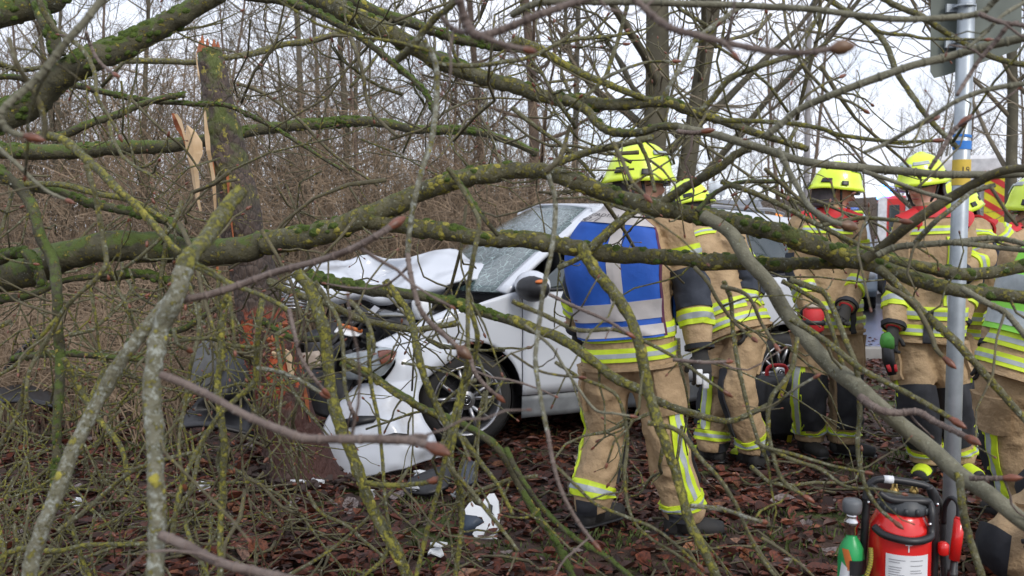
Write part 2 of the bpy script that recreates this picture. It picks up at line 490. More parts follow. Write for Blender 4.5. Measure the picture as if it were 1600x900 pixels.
# short grass and moss tufts between the leaves
grassm = simple('grass_blades', (0.075, 0.105, 0.02), (0.045, 0.06, 0.012), .7, 4)
mb = MB(); r = random.Random(8)
for i in range(3200):
    y = r.uniform(2.6, 9.5); x = r.uniform(-.7 * y, .75 * y)
    if noise.noise(Vector((x * 1.1, y * 1.1, 9))) < .10: continue
    c = Vector((x, y, gz(x, y)))
    for k in range(5):
        a = r.uniform(0, 6.28); h = r.uniform(.015, .05); w = .004
        d = Vector((math.cos(a), math.sin(a), 0)); s_ = Vector((-d.y, d.x, 0)) * w
        p = c + Vector((r.gauss(0, .03), r.gauss(0, .03), 0))
        mb.add([p - s_, p + s_, p + d * h * .4 + Vector((0, 0, h)) + s_ * .4, p + d * h * .8 + Vector((0, 0, h * 1.15))], [(0, 1, 2), (0, 2, 3)])
tag(mb.build('grass', grassm, smooth=False), 'short grass tufts between the fallen leaves', None, None, 'stuff')

# twigs lying about
mb = MB(); r = random.Random(5)
for i in range(520):
    y = 2.6 + 7.5 * r.random() ** 1.4; x = r.uniform(-.75 * y, .62 * y) if r.random() < .6 else r.uniform(-.75 * y, -.1 * y)
    a = r.uniform(0, 6.28); L = r.uniform(.12, .55)
    p = Vector((x, y, 0)); pts = []
    for k in range(5):
        q = p + Vector((math.cos(a), math.sin(a), 0)) * (L * k / 4)
        a += r.gauss(0, .22)
        pts.append(Vector((q.x, q.y, gz(q.x, q.y) + .02 + .05 * r.random())))
    w = r.uniform(.003, .009)
    mb.tube(pts, [w, w, w * .9, w * .8, w * .5], 4)
tag(mb.build('ground_twigs', M['twig']), 'small lichened twigs scattered over the fallen leaves', None, None, 'stuff')

# ------------------------------------------------------------------ brown bramble thicket at the wood's edge
def thicket(name, label, n, seed, xf, yr, hr, mat, w=(.004, .008)):
    r = random.Random(seed); m_ = MB()
    for i in range(n):
        y = r.uniform(*yr); x = xf(r, y)
        h = r.uniform(*hr); a = r.uniform(0, 6.28)
        p = Vector((x, y, gz(x, y) - .03)); lean = r.uniform(.15, 1.1) * h
        d = Vector((math.cos(a), math.sin(a) * .6, 0))
        pts = []
        for k in range(7):
            t = k / 6
            z = h * (1 - (1 - t) ** 1.8) * (1 if t < .7 else 1 - (t - .7) * r.uniform(.1, 1.0))
            pts.append(p + d * lean * t ** 1.5 + Vector((r.gauss(0, .03), r.gauss(0, .03), z)))
        ww = r.uniform(*w)
        m_.tube(pts, [ww * (1 - .75 * k / 6) for k in range(7)], 3, caps=False)
        for q in range(r.randint(1, 4)):                                # side shoots
            b0 = pts[r.randint(2, 5)]; e = Vector((r.gauss(0, 1), r.gauss(0, .5), r.uniform(-.2, .9))).normalized() * r.uniform(.2, .7)
            m_.tube([b0, b0 + e * .5 + Vector((0, 0, .03)), b0 + e], [ww * .5, ww * .4, ww * .2], 3, caps=False)
    return tag(m_.build(name, mat, smooth=False), label, None, None, 'stuff')
thicket('bramble_thicket', 'dense dry brown brushwood at the edge of the wood', 3600, 21, lambda r, y: r.uniform(-.95 * y, 1.2 + .05 * y), (8.6, 15), (.7, 2.3), M['cane'])
thicket('bramble_thicket', 'dark dead stems among the dry brown brushwood', 2600, 22, lambda r, y: r.uniform(-.95 * y, 1.6 + .05 * y), (8.4, 14), (.6, 2.0), M['cane_d'])
thicket('bramble_thicket', 'low brown brushwood beside the crashed car on the left', 700, 23, lambda r, y: r.uniform(-.8 * y, -.36 * y), (6.0, 8.8), (.4, 1.3), M['cane'])
thicket('tall_brush', 'tall fine brown brushwood rising behind the broken trunk', 1100, 27, lambda r, y: r.uniform(-.8 * y, .6 + .03 * y), (10, 17), (2.0, 3.7), M['cane'], (.004, .009))
thicket('roadside_brush', 'leafless brown brush along the far embankment', 2400, 24, lambda r, y: r.uniform(-4, 60), (33, 36), (1.2, 3.3), M['cane_d'], (.02, .035))

# ------------------------------------------------------------------ leafless trees of the wood
def limb(p, d, L, n, r, up=.0, wob=.18):
    pts = [p.copy()]; d = d.normalized()
    for k in range(n):
        d = (d + Vector((r.gauss(0, wob), r.gauss(0, wob), r.gauss(0, wob) + up))).normalized()
        p = p + d * (L / n); pts.append(p.copy())
    return pts
def tree_mesh(seed, H, rad, nb=16, spread=.42, fork=False, start=.22, twigs=6, up=.10):
    r = random.Random(seed)
    tr, cr = MB(), MB()
    stems = [(limb(Vector((0, 0, -.1)), Vector((r.gauss(0, .04), r.gauss(0, .04), 1)), H, 9, r, .1, .035), rad)]
    if fork:
        stems.append((limb(Vector((rad * .8, 0, -.1)), Vector((.16, .05, 1)), H * .92, 9, r, .1, .04), rad * .75))
    for pts, rr in stems:
        tr.tube(pts, [rr * (1.25 if k == 0 else 1 - .085 * k) for k in range(len(pts))], 10, lump=.12, seed=seed)
        for i in range(nb):
            t = start + (.98 - start) * (i + r.random()) / nb
            k = min(int(t * 9), 8); f = t * 9 - k
            p = pts[k].lerp(pts[k + 1], f)
            a = i * 2.4 + r.uniform(-.5, .5); el = r.uniform(.15, .9)
            d = Vector((math.cos(a) * math.cos(el), math.sin(a) * math.cos(el), math.sin(el)))
            L1 = H * spread * (1.05 - .62 * t) * r.uniform(.7, 1.15)
            r1 = rr * (1 - .8 * t) * .36 + .006
            b1 = limb(p, d, L1, 6, r, up, .14)
            (tr if r1 > .03 else cr).tube(b1, [r1 * (1 - .13 * q) for q in range(7)], 5, caps=False)
            for j in range(7):
                q = b1[r.randint(1, 6)]
                d2 = (b1[-1] - b1[0]).normalized() + Vector((r.gauss(0, .6), r.gauss(0, .6), r.gauss(.1, .5)))
                L2 = L1 * r.uniform(.25, .6)
                b2 = limb(q, d2, L2, 4, r, up, .2)
                r2 = max(.0045, r1 * .4)
                cr.tube(b2, [r2, r2 * .85, r2 * .7, r2 * .55, r2 * .4], 3, caps=False)
                for m_ in range(twigs):
                    q2 = b2[r.randint(1, 4)]
                    d3 = (b2[-1] - b2[0]).normalized() + Vector((r.gauss(0, .7), r.gauss(0, .7), r.gauss(0, .6)))
                    b3 = limb(q2, d3, L2 * r.uniform(.3, .7), 3, r, up, .25)
                    r3 = max(.0032, r2 * .5)
                    cr.tube(b3, [r3, r3 * .8, r3 * .6, r3 * .4], 3, caps=False)
    return tr, cr
TM = []
for k, (H, rad, nb, sp, fk, st, tw, up) in enumerate([
        (11, .13, 20, .40, False, .10, 5, .10), (12, .10, 20, .34, False, .10, 5, .12), (9, .075, 18, .42, False, .06, 5, .10),
        (13, .16, 22, .36, True, .14, 5, .06), (8, .05, 16, .40, False, .05, 6, .14), (14, .12, 20, .28, False, .18, 4, .12),
        (6, .035, 15, .5, False, .04, 6, .12), (10, .09, 18, .46, True, .08, 5, .05)]):
    TM.append(tree_mesh(100 + k, H, rad, nb, sp, fk, st, tw, up))
TMESH = {}
def wood_tree(px, Y, kind, label, bm, s=1.0, rz=0.0, group=None, name='bare_tree'):
    x = at(px, 400, Y).x
    e = thing(name, label, 'tree', (x, Y, gz(x, Y)), rz, group)
    for nm, i, mt in (('trunk', 0, bm), ('crown', 1, M['bg_twig'])):
        key = (kind, i, mt.name)
        if key not in TMESH:
            o = TM[kind][i].build(nm, mt); TMESH[key] = o.data; o.parent = e
        else:
            o = bpy.data.objects.new(nm, TMESH[key]); COL.objects.link(o); o.parent = e
    e.scale = (s, s, s)
    return e
wood_tree(1003, 11.5, 3, 'thick double trunked mossy tree behind the helmet of the blue vested firefighter', M['bg_bark'], 1.15, .2)
wood_tree(890, 12.5, 1, 'slender pale trunked tree left of the thick double trunked tree', M['bg_pale'], .6, 1.0)
wood_tree(835, 12.0, 1, 'brown trunked tree left of the slender pale trunk', M['bg_brown'], .85, 2.0)
wood_tree(765, 14.0, 5, 'straight brown trunk behind the long vertical lichened twig', M['bg_brown'], .6, 3.3)
wood_tree(545, 13.0, 7, 'leaning forked olive tree right of the broken trunk', M['bg_bark'], .62, .9)
wood_tree(480, 14.0, 1, 'pale olive tree just right of the broken trunk top', M['bg_pale'], .6, 4.4)
wood_tree(232, 13.0, 1, 'straight grey tree left of the broken trunk', M['bg_bark'], .5, 5.1)
wood_tree(110, 12.0, 7, 'spreading olive tree behind the thick mossy limb on the left', M['bg_bark'], .6, 2.2)
wood_tree(1585, 9.5, 2, 'slim dark bare tree at the right edge beside the sign', M['bg_bark'], 1.0, .4)
wood_tree(1690, 9.0, 2, 'bare tree just beyond the right edge of the view', M['bg_bark'], 1.0, 2.4)
r = random.Random(77)
for i in range(9):                                                   # the mass of the wood behind
    Y = 13 + 22 * r.random() ** .9
    px = r.uniform(-160, 1010 - 3.0 * max(0, Y - 22))
    k = r.choice((2, 4, 6, 7, 1))
    wood_tree(px, Y, k, 'leafless woodland tree among many alike behind the brushwood', r.choice((M['bg_bark'], M['bg_brown'], M['bg_pale'])),
              r.uniform(.5, .8), r.uniform(0, 6.28), 'leafless trees of the wood')
for i in range(26):                                                   # young growth
    Y = 10.5 + 10 * r.random(); px = r.uniform(-100, 960)
    wood_tree(px, Y, r.choice((4, 6, 6, 6)), 'thin leafless sapling at the edge of the wood', M['bg_brown'], r.uniform(.5, .85), r.uniform(0, 6.28), 'saplings at the edge of the wood', 'sapling')
for i in range(26):                                                   # far row above the embankment
    Y = r.uniform(38, 52); px = r.uniform(1020, 1680)
    e = wood_tree(px, Y, r.choice((1, 2, 4, 5, 6)), 'far leafless tree on top of the brown embankment', r.choice((M['bg_bark'], M['bg_brown'])), r.uniform(.55, .95), r.uniform(0, 6.28), 'far trees above the embankment')
    e.location.z = 2.9

# ================================================================== THE CRASHED CAR
CA = R(26)
wheel_fl = Vector((-.33, 5.97, 0))
car_loc = wheel_fl - Matrix.Rotation(CA, 3, 'Z') @ Vector((.85, -.78, 0))
car_loc.z = .02
car = thing('crashed_car', 'crashed white family car with crumpled bonnet and hanging bumper against the broken tree', 'car', car_loc, CA)
CMI = (Matrix.Translation(car_loc) @ Matrix.Rotation(CA, 4, 'Z')).inverted()
def cat_(px, py, Y):
    """pixel and distance to car coordinates: x rearward from the bumper, -y towards the camera"""
    return CMI @ at(px, py, Y)
RW, WBX = .37, (.85, 3.56)                       # arch radius, axle positions

def hw(u, z):
    w = .90
    if u < 1.0: w = .90 - .17 * (1 - u) ** 2
    if u > 3.4: w = .90 - .13 * (u - 3.4) ** 1.6
    if z < .55: w -= .10 * (.55 - z) ** 1.3
    w -= .03 * max(0, z - .75) ** 1.2
    belt = 1.06
    if z > belt: w -= .40 * (z - belt) + .10 * (z - belt) ** 2
    w -= .012 * math.exp(-((z - .62) / .05) ** 2) * (1 if 1.2 < u < 3.3 else 0)
    return w
def arch(u, base):
    z = base
    for c in WBX:
        d = abs(u - c)
        if d < RW + .02: z = max(z, .34 + math.sqrt(max(0, (RW + .02) ** 2 - d * d)))
    return z
def roofz(u):                                    # roof line over the side windows
    return 1.645 - .06 * max(0, (2.3 - u)) ** 2 * 1.1 - .05 * max(0, u - 2.7) ** 2
def panel(name, u0, u1, lo, hi, mat, side, nu=24, nv=10, off=0.0, parent=car, dent=None, thick=.012):
    def f(a, b):
        u = u0 + (u1 - u0) * a
        z0, z1 = lo(u), hi(u)
        z = z0 + (max(z1, z0 + .002) - z0) * b
        y = -(hw(u, z) + off)
        p = Vector((u, y * side, z))
        if dent: p = dent(p)
        return p
    m_ = MB(); m_.grid(f, nu, nv, flip=side < 0)
    return m_.build(name, mat, parent, solid=thick)
SILL = .34
belt = lambda u: 1.05 + .03 * (u - 1.2) if u > 1.2 else 1.05 - .30 * (1.2 - u) ** 1.15
def fdent(p):
    k = max(0, 1 - p.x / .95)
    return p + Vector((.12 * k * noise.noise(p * 4), -.05 * k * (1 + noise.noise(p * 3)), -.10 * k * k))
for side in (1, -1):
    panel('front_wing', .50, 1.235, lambda u: arch(u, .30), belt, M['paint'], side, 30, 12, 0, dent=fdent)
    panel('front_door', 1.245, 2.36, lambda u: SILL, lambda u: belt(u), M['paint'], side)
    panel('rear_door', 2.37, 3.235, lambda u: arch(u, SILL), belt, M['paint'], side)
    panel('rear_wing', 3.245, 4.36, lambda u: arch(u, .30), lambda u: belt(u) if u < 3.7 else belt(3.7) - .05 * (u - 3.7), M['paint'], side, 30, 12)
    panel('sill', 1.25, 3.20, lambda u: .18, lambda u: SILL - .008, M['grey_pl'], side, 12, 4, -.01)
    # glass area: pillars, windows and roof rail
    inset = lambda u: roofz(u)
    def apil(a, b):
        u = 1.12 + (2.02 - 1.12) * a; z = 1.05 + (roofz(2.02) - 1.05) * a ** .92
        y = hw(u, z) - .10 * b
        return Vector((u - .03 * b, -y * side, z + .012 * b))
    m_ = MB(); m_.grid(apil, 16, 3, flip=side < 0); m_.build('windscreen_pillar', M['paint'], car, solid=.03)
    wtop = lambda u: min(roofz(u) - .06, 1.04 + (u - 1.30) * .66 if u < 2.05 else roofz(u) - .06)
    panel('front_window', 1.42, 2.28, lambda u: belt(u) + .005, lambda u: max(belt(u) + .01, wtop(u)), M['glass'], side, 16, 6, -.015)
    panel('rear_window', 2.36, 3.20, lambda u: belt(u) + .005, wtop, M['glass'], side, 12, 6, -.015)
    panel('quarter_window', 3.26, 3.85, lambda u: belt(u) + .03, lambda u: max(belt(u) + .04, min(wtop(u), 1.60 - .55 * (u - 3.3))), M['glass'], side, 12, 6, -.012)
    panel('door_pillar', 2.275, 2.365, lambda u: belt(u) + .005, wtop, M['black'], side, 2, 6, -.004)
    panel('window_trim', 1.25, 3.85, lambda u: belt(u) - .012, lambda u: belt(u) + .012, M['black'], side, 20, 1, .006)
    panel('roof_rail', 1.95, 3.95, lambda u: roofz(u) - .065, lambda u: roofz(u), M['paint'], side, 20, 3, .0)
    panel('rear_pillar', 3.80, 4.20, lambda u: belt(u), lambda u: max(belt(u) + .02, roofz(u) - .5 * max(0, u - 3.9)), M['paint'], side, 8, 6, -.004)
    m_ = MB(); m_.tube([(2.1, -side * (hw(2.1, 1.6) - .06), roofz(2.1) + .03), (2.2, -side * (hw(2.2, 1.6) - .05), roofz(2.2) + .05), (3.7, -side * (hw(3.7, 1.6) - .05), roofz(3.7) + .05), (3.85, -side * (hw(3.8, 1.58) - .06), roofz(3.85) + .03)], .014, 8)
    m_.build('roof_bar', M['alloy'], car)
def rooff(a, b):
    u = 1.98 + (4.05 - 1.98) * a; y = (b - .5) * 2
    return Vector((u - .10 * (1 - abs(y)) * (1 - a) * 1.2, y * (hw(u, roofz(u)) - .004), roofz(u) - .003 + .045 * (1 - y * y)))
m_ = MB(); m_.grid(rooff, 14, 12); m_.build('roof', M['paint'], car, solid=.02)
def wsf(a, b):
    y = (b - .5) * 2
    u0, u1 = 1.10 - .22 * (1 - y * y), 2.0 - .12 * (1 - y * y)
    z0, z1 = 1.045, roofz(2.0) + .03 * (1 - y * y)
    u = u0 + (u1 - u0) * a; z = z0 + (z1 - z0) * a
    d = -.02 * math.exp(-(((a - .35) / .2) ** 2 + ((y + .2) / .3) ** 2))
    return Vector((u, y * (hw(u, z) - .075), z + .03 * math.sin(a * math.pi) + d))
def crackglass():
    m, n, l, b = newmat('cracked_windscreen_glass')
    v = coords(n, l, (5, 5, 5))
    vo = n.new('ShaderNodeTexVoronoi'); vo.feature = 'DISTANCE_TO_EDGE'; vo.inputs['Scale'].default_value = 3.5
    l.new(v, vo.inputs['Vector'])
    f = ramp(n, l, vo.outputs['Distance'], .0, .03, (1, 1, 1, 1), (0, 0, 0, 1))
    l.new(mixc(n, l, f, (.045, .075, .075), (.30, .42, .40)), b.inputs['Base Color'])
    b.inputs['Roughness'].default_value = .07; b.inputs['Specular IOR Level'].default_value = .9; b.inputs['Coat Weight'].default_value = .7
    bump(n, l, b, vo.outputs['Distance'], .3, .01)
    return m
m_ = MB(); m_.grid(wsf, 16, 18); m_.build('windscreen', crackglass(), car, solid=.008)
m_ = MB(); m_.grid(lambda a, b: Vector((3.98 + .38 * (1 - a) ** .8 , (b - .5) * 2 * (hw(4.1, .7 + .8 * a) - .06), .45 + a * 1.12)), 10, 10)
m_.build('tailgate', M['paint'], car, solid=.02)
m_ = MB(); m_.box((1.27 + .9, 0, .30), (2.7, 1.5, .22)); m_.box((2.5, 0, .68), (2.3, 1.46, .5)); m_.box((4.15, 0, .42), (.5, 1.45, .3), bev=.05)
m_.build('underbody', M['black'], car, smooth=False)
for y in (-.36, .36):                                                # front seats seen through the glass
    m_ = MB(); m_.box((2.25, y, 1.02), (.16, .5, .62), bev=.05); m_.box((2.3, y, 1.40), (.12, .26, .2), bev=.04); m_.build('seat', M['black'], car)

def quadpatch(rows, nu=14, nv=14):
    """smooth sheet through a grid of points"""
    m_ = MB()
    rws = [catmull([tuple(p) for p in r_], nv) for r_ in rows]
    cols = [catmull([rws[k][j] for k in range(len(rws))], nu) for j in range(len(rws[0]))]
    n0, n1 = len(cols), len(cols[0])
    m_.v = [cols[j][i] for j in range(n0) for i in range(n1)]
    m_.f = [(j * n1 + i, (j + 1) * n1 + i, (j + 1) * n1 + i + 1, j * n1 + i + 1) for j in range(n0 - 1) for i in range(n1 - 1)]
    m_.m = [0] * len(m_.f)
    return m_
def Cq(pts): return [cat_(*p) for p in pts]
# bonnet: torn off its catch, tilted up and dented
bn = quadpatch([Cq([(470, 418, 7.1), (540, 405, 7.0), (620, 402, 6.9), (690, 396, 6.8), (750, 408, 6.65)]),
                Cq([(462, 426, 6.85), (540, 420, 6.8), (612, 420, 6.96), (682, 408, 6.6), (764, 432, 6.40)]),
                Cq([(452, 438, 6.65), (530, 436, 6.55), (600, 436, 6.80), (668, 428, 6.42), (730, 440, 6.28)]),
                Cq([(444, 450, 6.5), (520, 456, 6.38), (590, 456, 6.38), (650, 452, 6.28), (700, 446, 6.2)]),
                Cq([(452, 466, 6.5), (520, 470, 6.42), (585, 474, 6.40), (640, 470, 6.32), (690, 458, 6.3)])], 7, 7)
bn.v = [tuple(Vector(v) + Vector((.02, -.03, .045)) * noise.noise(Vector(v) * 4) + Vector((0, -.02, .03)) * (.5 - abs(noise.noise(Vector(v) * 3.1 + Vector((5, 0, 0))) * 2.2))) for v in bn.v]
bn.build('bonnet', M['paint'], car, solid=.018)
# what the raised bonnet bares
bay = []
m_ = MB(); m_.box((.88, 0, .62), (.5, 1.35, .55), bev=.04); m_.build('bulkhead', M['black'], car)
m_ = MB(); m_.box((.60, .10, .72), (.46, .62, .30), rz=.1, bev=.04)
for k in range(5): m_.box((.60, -.12 + .11 * k, .885), (.42, .03, .04), rz=.1, bev=.008)
m_.build('engine_cover', M['dk_metal'], car)
m_ = MB(); m_.box((.55, -.48, .78), (.28, .24, .20), rz=-.25, bev=.02); m_.build('battery', M['black'], car)
m_ = MB(); m_.box((.50, -.47, .89), (.25, .20, .02), rz=-.25); m_.build('battery_lid', M['grey_pl'], car)
m_ = MB(); m_.revolve([(.03, 0), (.065, .01), (.07, .12), (.05, .15), (.03, .17)], (.62, -.62, .86), sides=14); m_.build('washer_bottle', M['white_pl'], car)
rr = random.Random(4)
m_ = MB()
for k in range(11):
    y0 = rr.uniform(-.65, .5)
    pts = catmull([(rr.uniform(.2, .8), y0, rr.uniform(.6, .9)), (rr.uniform(.1, .6), y0 + rr.uniform(-.2, .2), rr.uniform(.75, 1.0)), (rr.uniform(.1, .6), y0 + rr.uniform(-.3, .3), rr.uniform(.6, .9)), (rr.uniform(.2, .7), y0 + rr.uniform(-.4, .4), .6)], 5)
    m_.tube(pts, rr.choice((.008, .012, .02)), 6)
m_.build('hose', M['rubber'], car)
m_ = MB()
for k in range(26):
    m_.box((rr.uniform(.05, .7), rr.uniform(-.7, .6), rr.uniform(.5, .93)), (rr.uniform(.04, .22), rr.uniform(.04, .25), rr.uniform(.01, .09)), bev=.004,
           rot=Matrix.Rotation(rr.uniform(-1, 1), 3, 'X') @ Matrix.Rotation(rr.uniform(-1, 1), 3, 'Z') @ Matrix.Rotation(rr.uniform(-.8, .8), 3, 'Y'))
m_.build('broken_bracket', [M['dk_metal']], car, smooth=False)
m_ = MB()
for k in range(9):
    m_.box((rr.uniform(.1, .5), rr.uniform(-.7, .4), rr.uniform(.55, .95)), (rr.uniform(.03, .12), rr.uniform(.02, .1), rr.uniform(.006, .03)), bev=.003,
           rot=Matrix.Rotation(rr.uniform(-1, 1), 3, 'X') @ Matrix.Rotation(rr.uniform(-1, 1), 3, 'Z'))
m_.build('bare_metal_scrap', M['alloy'], car, smooth=False)
bpm = quadpatch([Cq([(560, 606, 5.62), (592, 598, 5.54), (630, 597, 5.53), (664, 592, 5.62)]),
           Cq([(520, 642, 5.55), (562, 634, 5.46), (608, 627, 5.42), (656, 622, 5.54)]),
           Cq([(500, 684, 5.47), (556, 676, 5.36), (612, 666, 5.34), (662, 658, 5.48)]),
           Cq([(506, 722, 5.40), (562, 714, 5.29), (620, 702, 5.29), (682, 692, 5.44)]),
           Cq([(516, 757, 5.34), (572, 744, 5.28), (634, 730, 5.31), (692, 714, 5.46)])], 8, 9)
bpm.v = [tuple(Vector(v) + Vector((.02, -.03, .0)) * (.45 - abs(noise.noise(Vector(v) * 4.3 + Vector((2, 0, 0))) * 2.4))) for v in bpm.v]
bpm.build('bumper', M['paint_dirty'], car, solid=.012)
# torn wing nose above the lamp and between the lamp and the arch
quadpatch([Cq([(582, 540, 5.70), (620, 522, 5.80), (665, 500, 5.95), (715, 478, 6.1)]),
           Cq([(600, 548, 5.62), (640, 538, 5.66), (680, 525, 5.8), (728, 508, 5.95)]),
           Cq([(618, 566, 5.56), (640, 570, 5.58), (672, 560, 5.70), (722, 545, 5.84)]),
           Cq([(600, 596, 5.54), (628, 600, 5.54), (655, 596, 5.62), (676, 582, 5.76)])], 6, 6).build('torn_wing', M['paint'], car, solid=.010)
hl = quadpatch([Cq([(536, 556, 5.62), (570, 549, 5.60), (600, 544, 5.58), (621, 549, 5.54)]),
                Cq([(536, 575, 5.58), (568, 572, 5.50), (598, 568, 5.48), (617, 562, 5.50)]),
                Cq([(544, 592, 5.58), (566, 593, 5.50), (588, 590, 5.48), (600, 583, 5.50)])], 5, 6)
lampglass = simple('headlight_glass', (.30, .34, .36), (.16, .18, .19), .08, 9, spec=.8, coat=.6)
hlo = hl.build('headlight', lampglass, car, solid=.01)
quadpatch([Cq([(590, 549, 5.545), (606, 547, 5.52), (620, 550, 5.50)]), Cq([(592, 560, 5.47), (606, 560, 5.46), (616, 560, 5.47)]), Cq([(596, 570, 5.46), (604, 569, 5.455), (611, 566, 5.46)])], 3, 3).build('indicator', simple('amber_lamp', (.16, .045, .02), None, .2), hlo, solid=.004)
# dark openings of the bumper
for pts in ([(596, 682, 5.285), (616, 676, 5.285), (638, 678, 5.32), (630, 688, 5.30), (604, 692, 5.275)],
            [(530, 658, 5.44), (560, 650, 5.37), (592, 650, 5.35), (584, 660, 5.335), (546, 668, 5.37)]):
    m_ = MB(); v = Cq(pts); m_.add(v, [tuple(range(len(v)))]); m_.build('fog_lamp_opening', M['black'], car, solid=.01)
m_ = quadpatch([Cq([(470, 575, 5.75), (510, 580, 5.68), (556, 590, 5.66)]), Cq([(480, 610, 5.72), (510, 620, 5.62), (540, 622, 5.6)]), Cq([(488, 640, 5.72), (505, 650, 5.62), (520, 655, 5.58)])], 4, 4)
m_.build('radiator_mount', M['black'], car, solid=.02)
m_ = MB(); m_.box(cat_(500, 560, 5.9), (.1, .5, .22), bev=.02); m_.build('radiator', M['dk_metal'], car)
m_ = quadpatch([Cq([(472, 552, 5.62), (500, 548, 5.6)]), Cq([(474, 578, 5.6), (502, 574, 5.58)])], 3, 3); m_.build('headlight_housing', M['tan_pl'], car, solid=.02)
quadpatch([Cq([(528, 512, 5.8), (548, 516, 5.78), (566, 522, 5.8)]), Cq([(522, 520, 5.74), (545, 526, 5.72), (560, 526, 5.74)])], 4, 4).build('torn_trim', M['white_pl'], car, solid=.01)
m_ = MB(); m_.tube(Cq([(528, 507, 5.78), (545, 511, 5.76), (566, 518, 5.78)]), .012, 6); m_.build('orange_seal', M['orange'], car)
m_ = MB()                                                             # bent grille bars left of the bonnet
for k in range(6): m_.tube(Cq([(440, 452 + 6 * k, 5.9 - .03 * k), (462, 456 + 5 * k, 5.85 - .03 * k), (486, 464 + 4 * k, 5.85)]), .007, 5)
for k in range(4): m_.tube(Cq([(446 + 11 * k, 446, 5.88), (448 + 11 * k, 484, 5.78)]), .006, 5)
m_.build('grille', M['alloy'], car)

# wheels
def wheel(x, y, rz):
    w = MB()
    prof = []
    for k in range(17):
        a = math.pi * (k / 16) * 1.12 - .06 * math.pi
        prof.append((.232 + .10 * abs(math.sin(a)) ** .55 if 0 < a < math.pi else .232, -.108 * math.cos(a)))
    w.revolve(prof, (0, 0, 0), (0, 1, 0), 40, caps=False)
    for k in range(3): w.revolve([(.3325, -.05 + .05 * k - .018), (.3345, -.05 + .05 * k - .015), (.3345, -.05 + .05 * k + .015), (.3325, -.05 + .05 * k + .018)], (0, 0, 0), (0, 1, 0), 40, caps=False)
    ty = w.build('wheel', M['rubber'], car, loc=(x, y, .335)); ty.rotation_euler = (0, 0, rz)
    s = -1 if y < 0 else 1
    rm = MB()
    rm.revolve([(.236, s * .108), (.238, s * .112), (.226, s * .112), (.215, s * .095), (.205, s * .03), (.200, -s * .09)], (0, 0, 0), (0, 1, 0), 40, caps=False)
    for k in range(5):
        for q in (-.14, .14):                                        # five pairs of spokes
            a = 2 * math.pi * k / 5 + .3
            d0 = Vector((math.cos(a + q * .8), 0, math.sin(a + q * .8))); d1 = Vector((math.cos(a + q * 1.9), 0, math.sin(a + q * 1.9)))
            t = Vector((-math.sin(a), 0, math.cos(a)))
            p0, p1 = d0 * .055 + Vector((0, s * .075, 0)), d1 * .214 + Vector((0, s * .098, 0))
            ww0, ww1 = t * .012, t * .010
            dp = Vector((0, -s * .03, 0))
            vs = [p0 - ww0, p0 + ww0, p1 + ww1, p1 - ww1, p0 - ww0 * 1.4 + dp, p0 + ww0 * 1.4 + dp, p1 + ww1 * 1.4 + dp, p1 - ww1 * 1.4 + dp]
            rm.add(vs, [(0, 1, 2, 3), (0, 4, 5, 1), (1, 5, 6, 2), (2, 6, 7, 3), (3, 7, 4, 0), (7, 6, 5, 4)])
    rm.revolve([(.001, s * .08), (.058, s * .08), (.066, s * .07), (.066, s * .02)], (0, 0, 0), (0, 1, 0), 24)
    rm.build('rim', M['alloy'], ty)
    bk = MB(); bk.revolve([(.001, 0), (.195, 0)], (0, s * .02, 0), (0, 1, 0), 30); bk.build('brake_disc', M['dk_metal'], ty)
    cp = MB(); cp.revolve([(.001, .0), (.034, 0), (.036, -s * .008)], (0, s * .088, 0), (0, 1, 0), 24); hc = cp.build('hub_cap', M['black'], ty)
    e = MB()                                                         # three-pointed star in a ring
    ring = [Vector((.027 * math.cos(2 * math.pi * k / 24), s * .090, .027 * math.sin(2 * math.pi * k / 24))) for k in range(25)]
    e.tube(ring, .0025, 5, caps=False)
    for k in range(3):
        a = math.pi / 2 + 2 * math.pi * k / 3
        d = Vector((math.cos(a), 0, math.sin(a))); t = Vector((-d.z, 0, d.x)) * .005; c = Vector((0, s * .0905, 0))
        e.add([c + t, c - t, c + d * .026, c + Vector((0, s * .003, 0))], [(0, 3, 2), (3, 1, 2), (0, 2, 1)])
    e.build('wheel_emblem', M['chrome'], ty)
wheel(.85, -.78, R(-6)); wheel(.85, .78, R(-6)); wheel(3.56, -.78, 0); wheel(3.56, .78, 0)
for c in WBX:                                                         # dark wheel houses
    for s in (1, -1):
        m_ = MB()
        m_.grid(lambda a, b: Vector((c + .40 * math.cos(math.pi * a), s * (.50 + .36 * b), .34 + .40 * math.sin(math.pi * a))), 16, 2)
        m_.grid(lambda a, b: Vector((c + .40 * b * math.cos(math.pi * a), s * .50, .34 + .40 * b * math.sin(math.pi * a))), 16, 2)
        m_.build('wheel_house', M['black'], car)
# door mirror folded askew: white cap, dark face
mc = cat_(832, 446, 5.93)
Mm = Matrix.Rotation(R(16), 3, 'Z')
m_ = MB(); m_.ellipsoid(mc, (.085, .155, .10), Mm); mo = m_.build('door_mirror', M['paint'], car)
m_ = MB(); m_.ellipsoid(mc + Vector((-.020, -.045, -.018)), (.09, .135, .088), Mm); m_.build('mirror_housing', M['black'], mo)
m_ = MB(); m_.ellipsoid(mc + Vector((-.01, -.14, .03)), (.05, .03, .015), Mm, 6, 8); m_.build('mirror_indicator', M['orange'], mo)
m_ = MB(); m_.tube([mc + Vector((0, .06, -.06)), Vector((1.42, -hw(1.42, 1.04), 1.04))], .03, 8); m_.build('mirror_arm', M['black'], mo)
for x in (2.2, 3.05):
    m_ = MB(); y = -hw(x, .88) - .02
    m_.tube([(x - .10, y + .02, .88), (x - .08, y - .012, .885), (x + .08, y - .012, .885), (x + .10, y + .02, .88)], .012, 8); m_.build('door_handle', M['paint'], car)
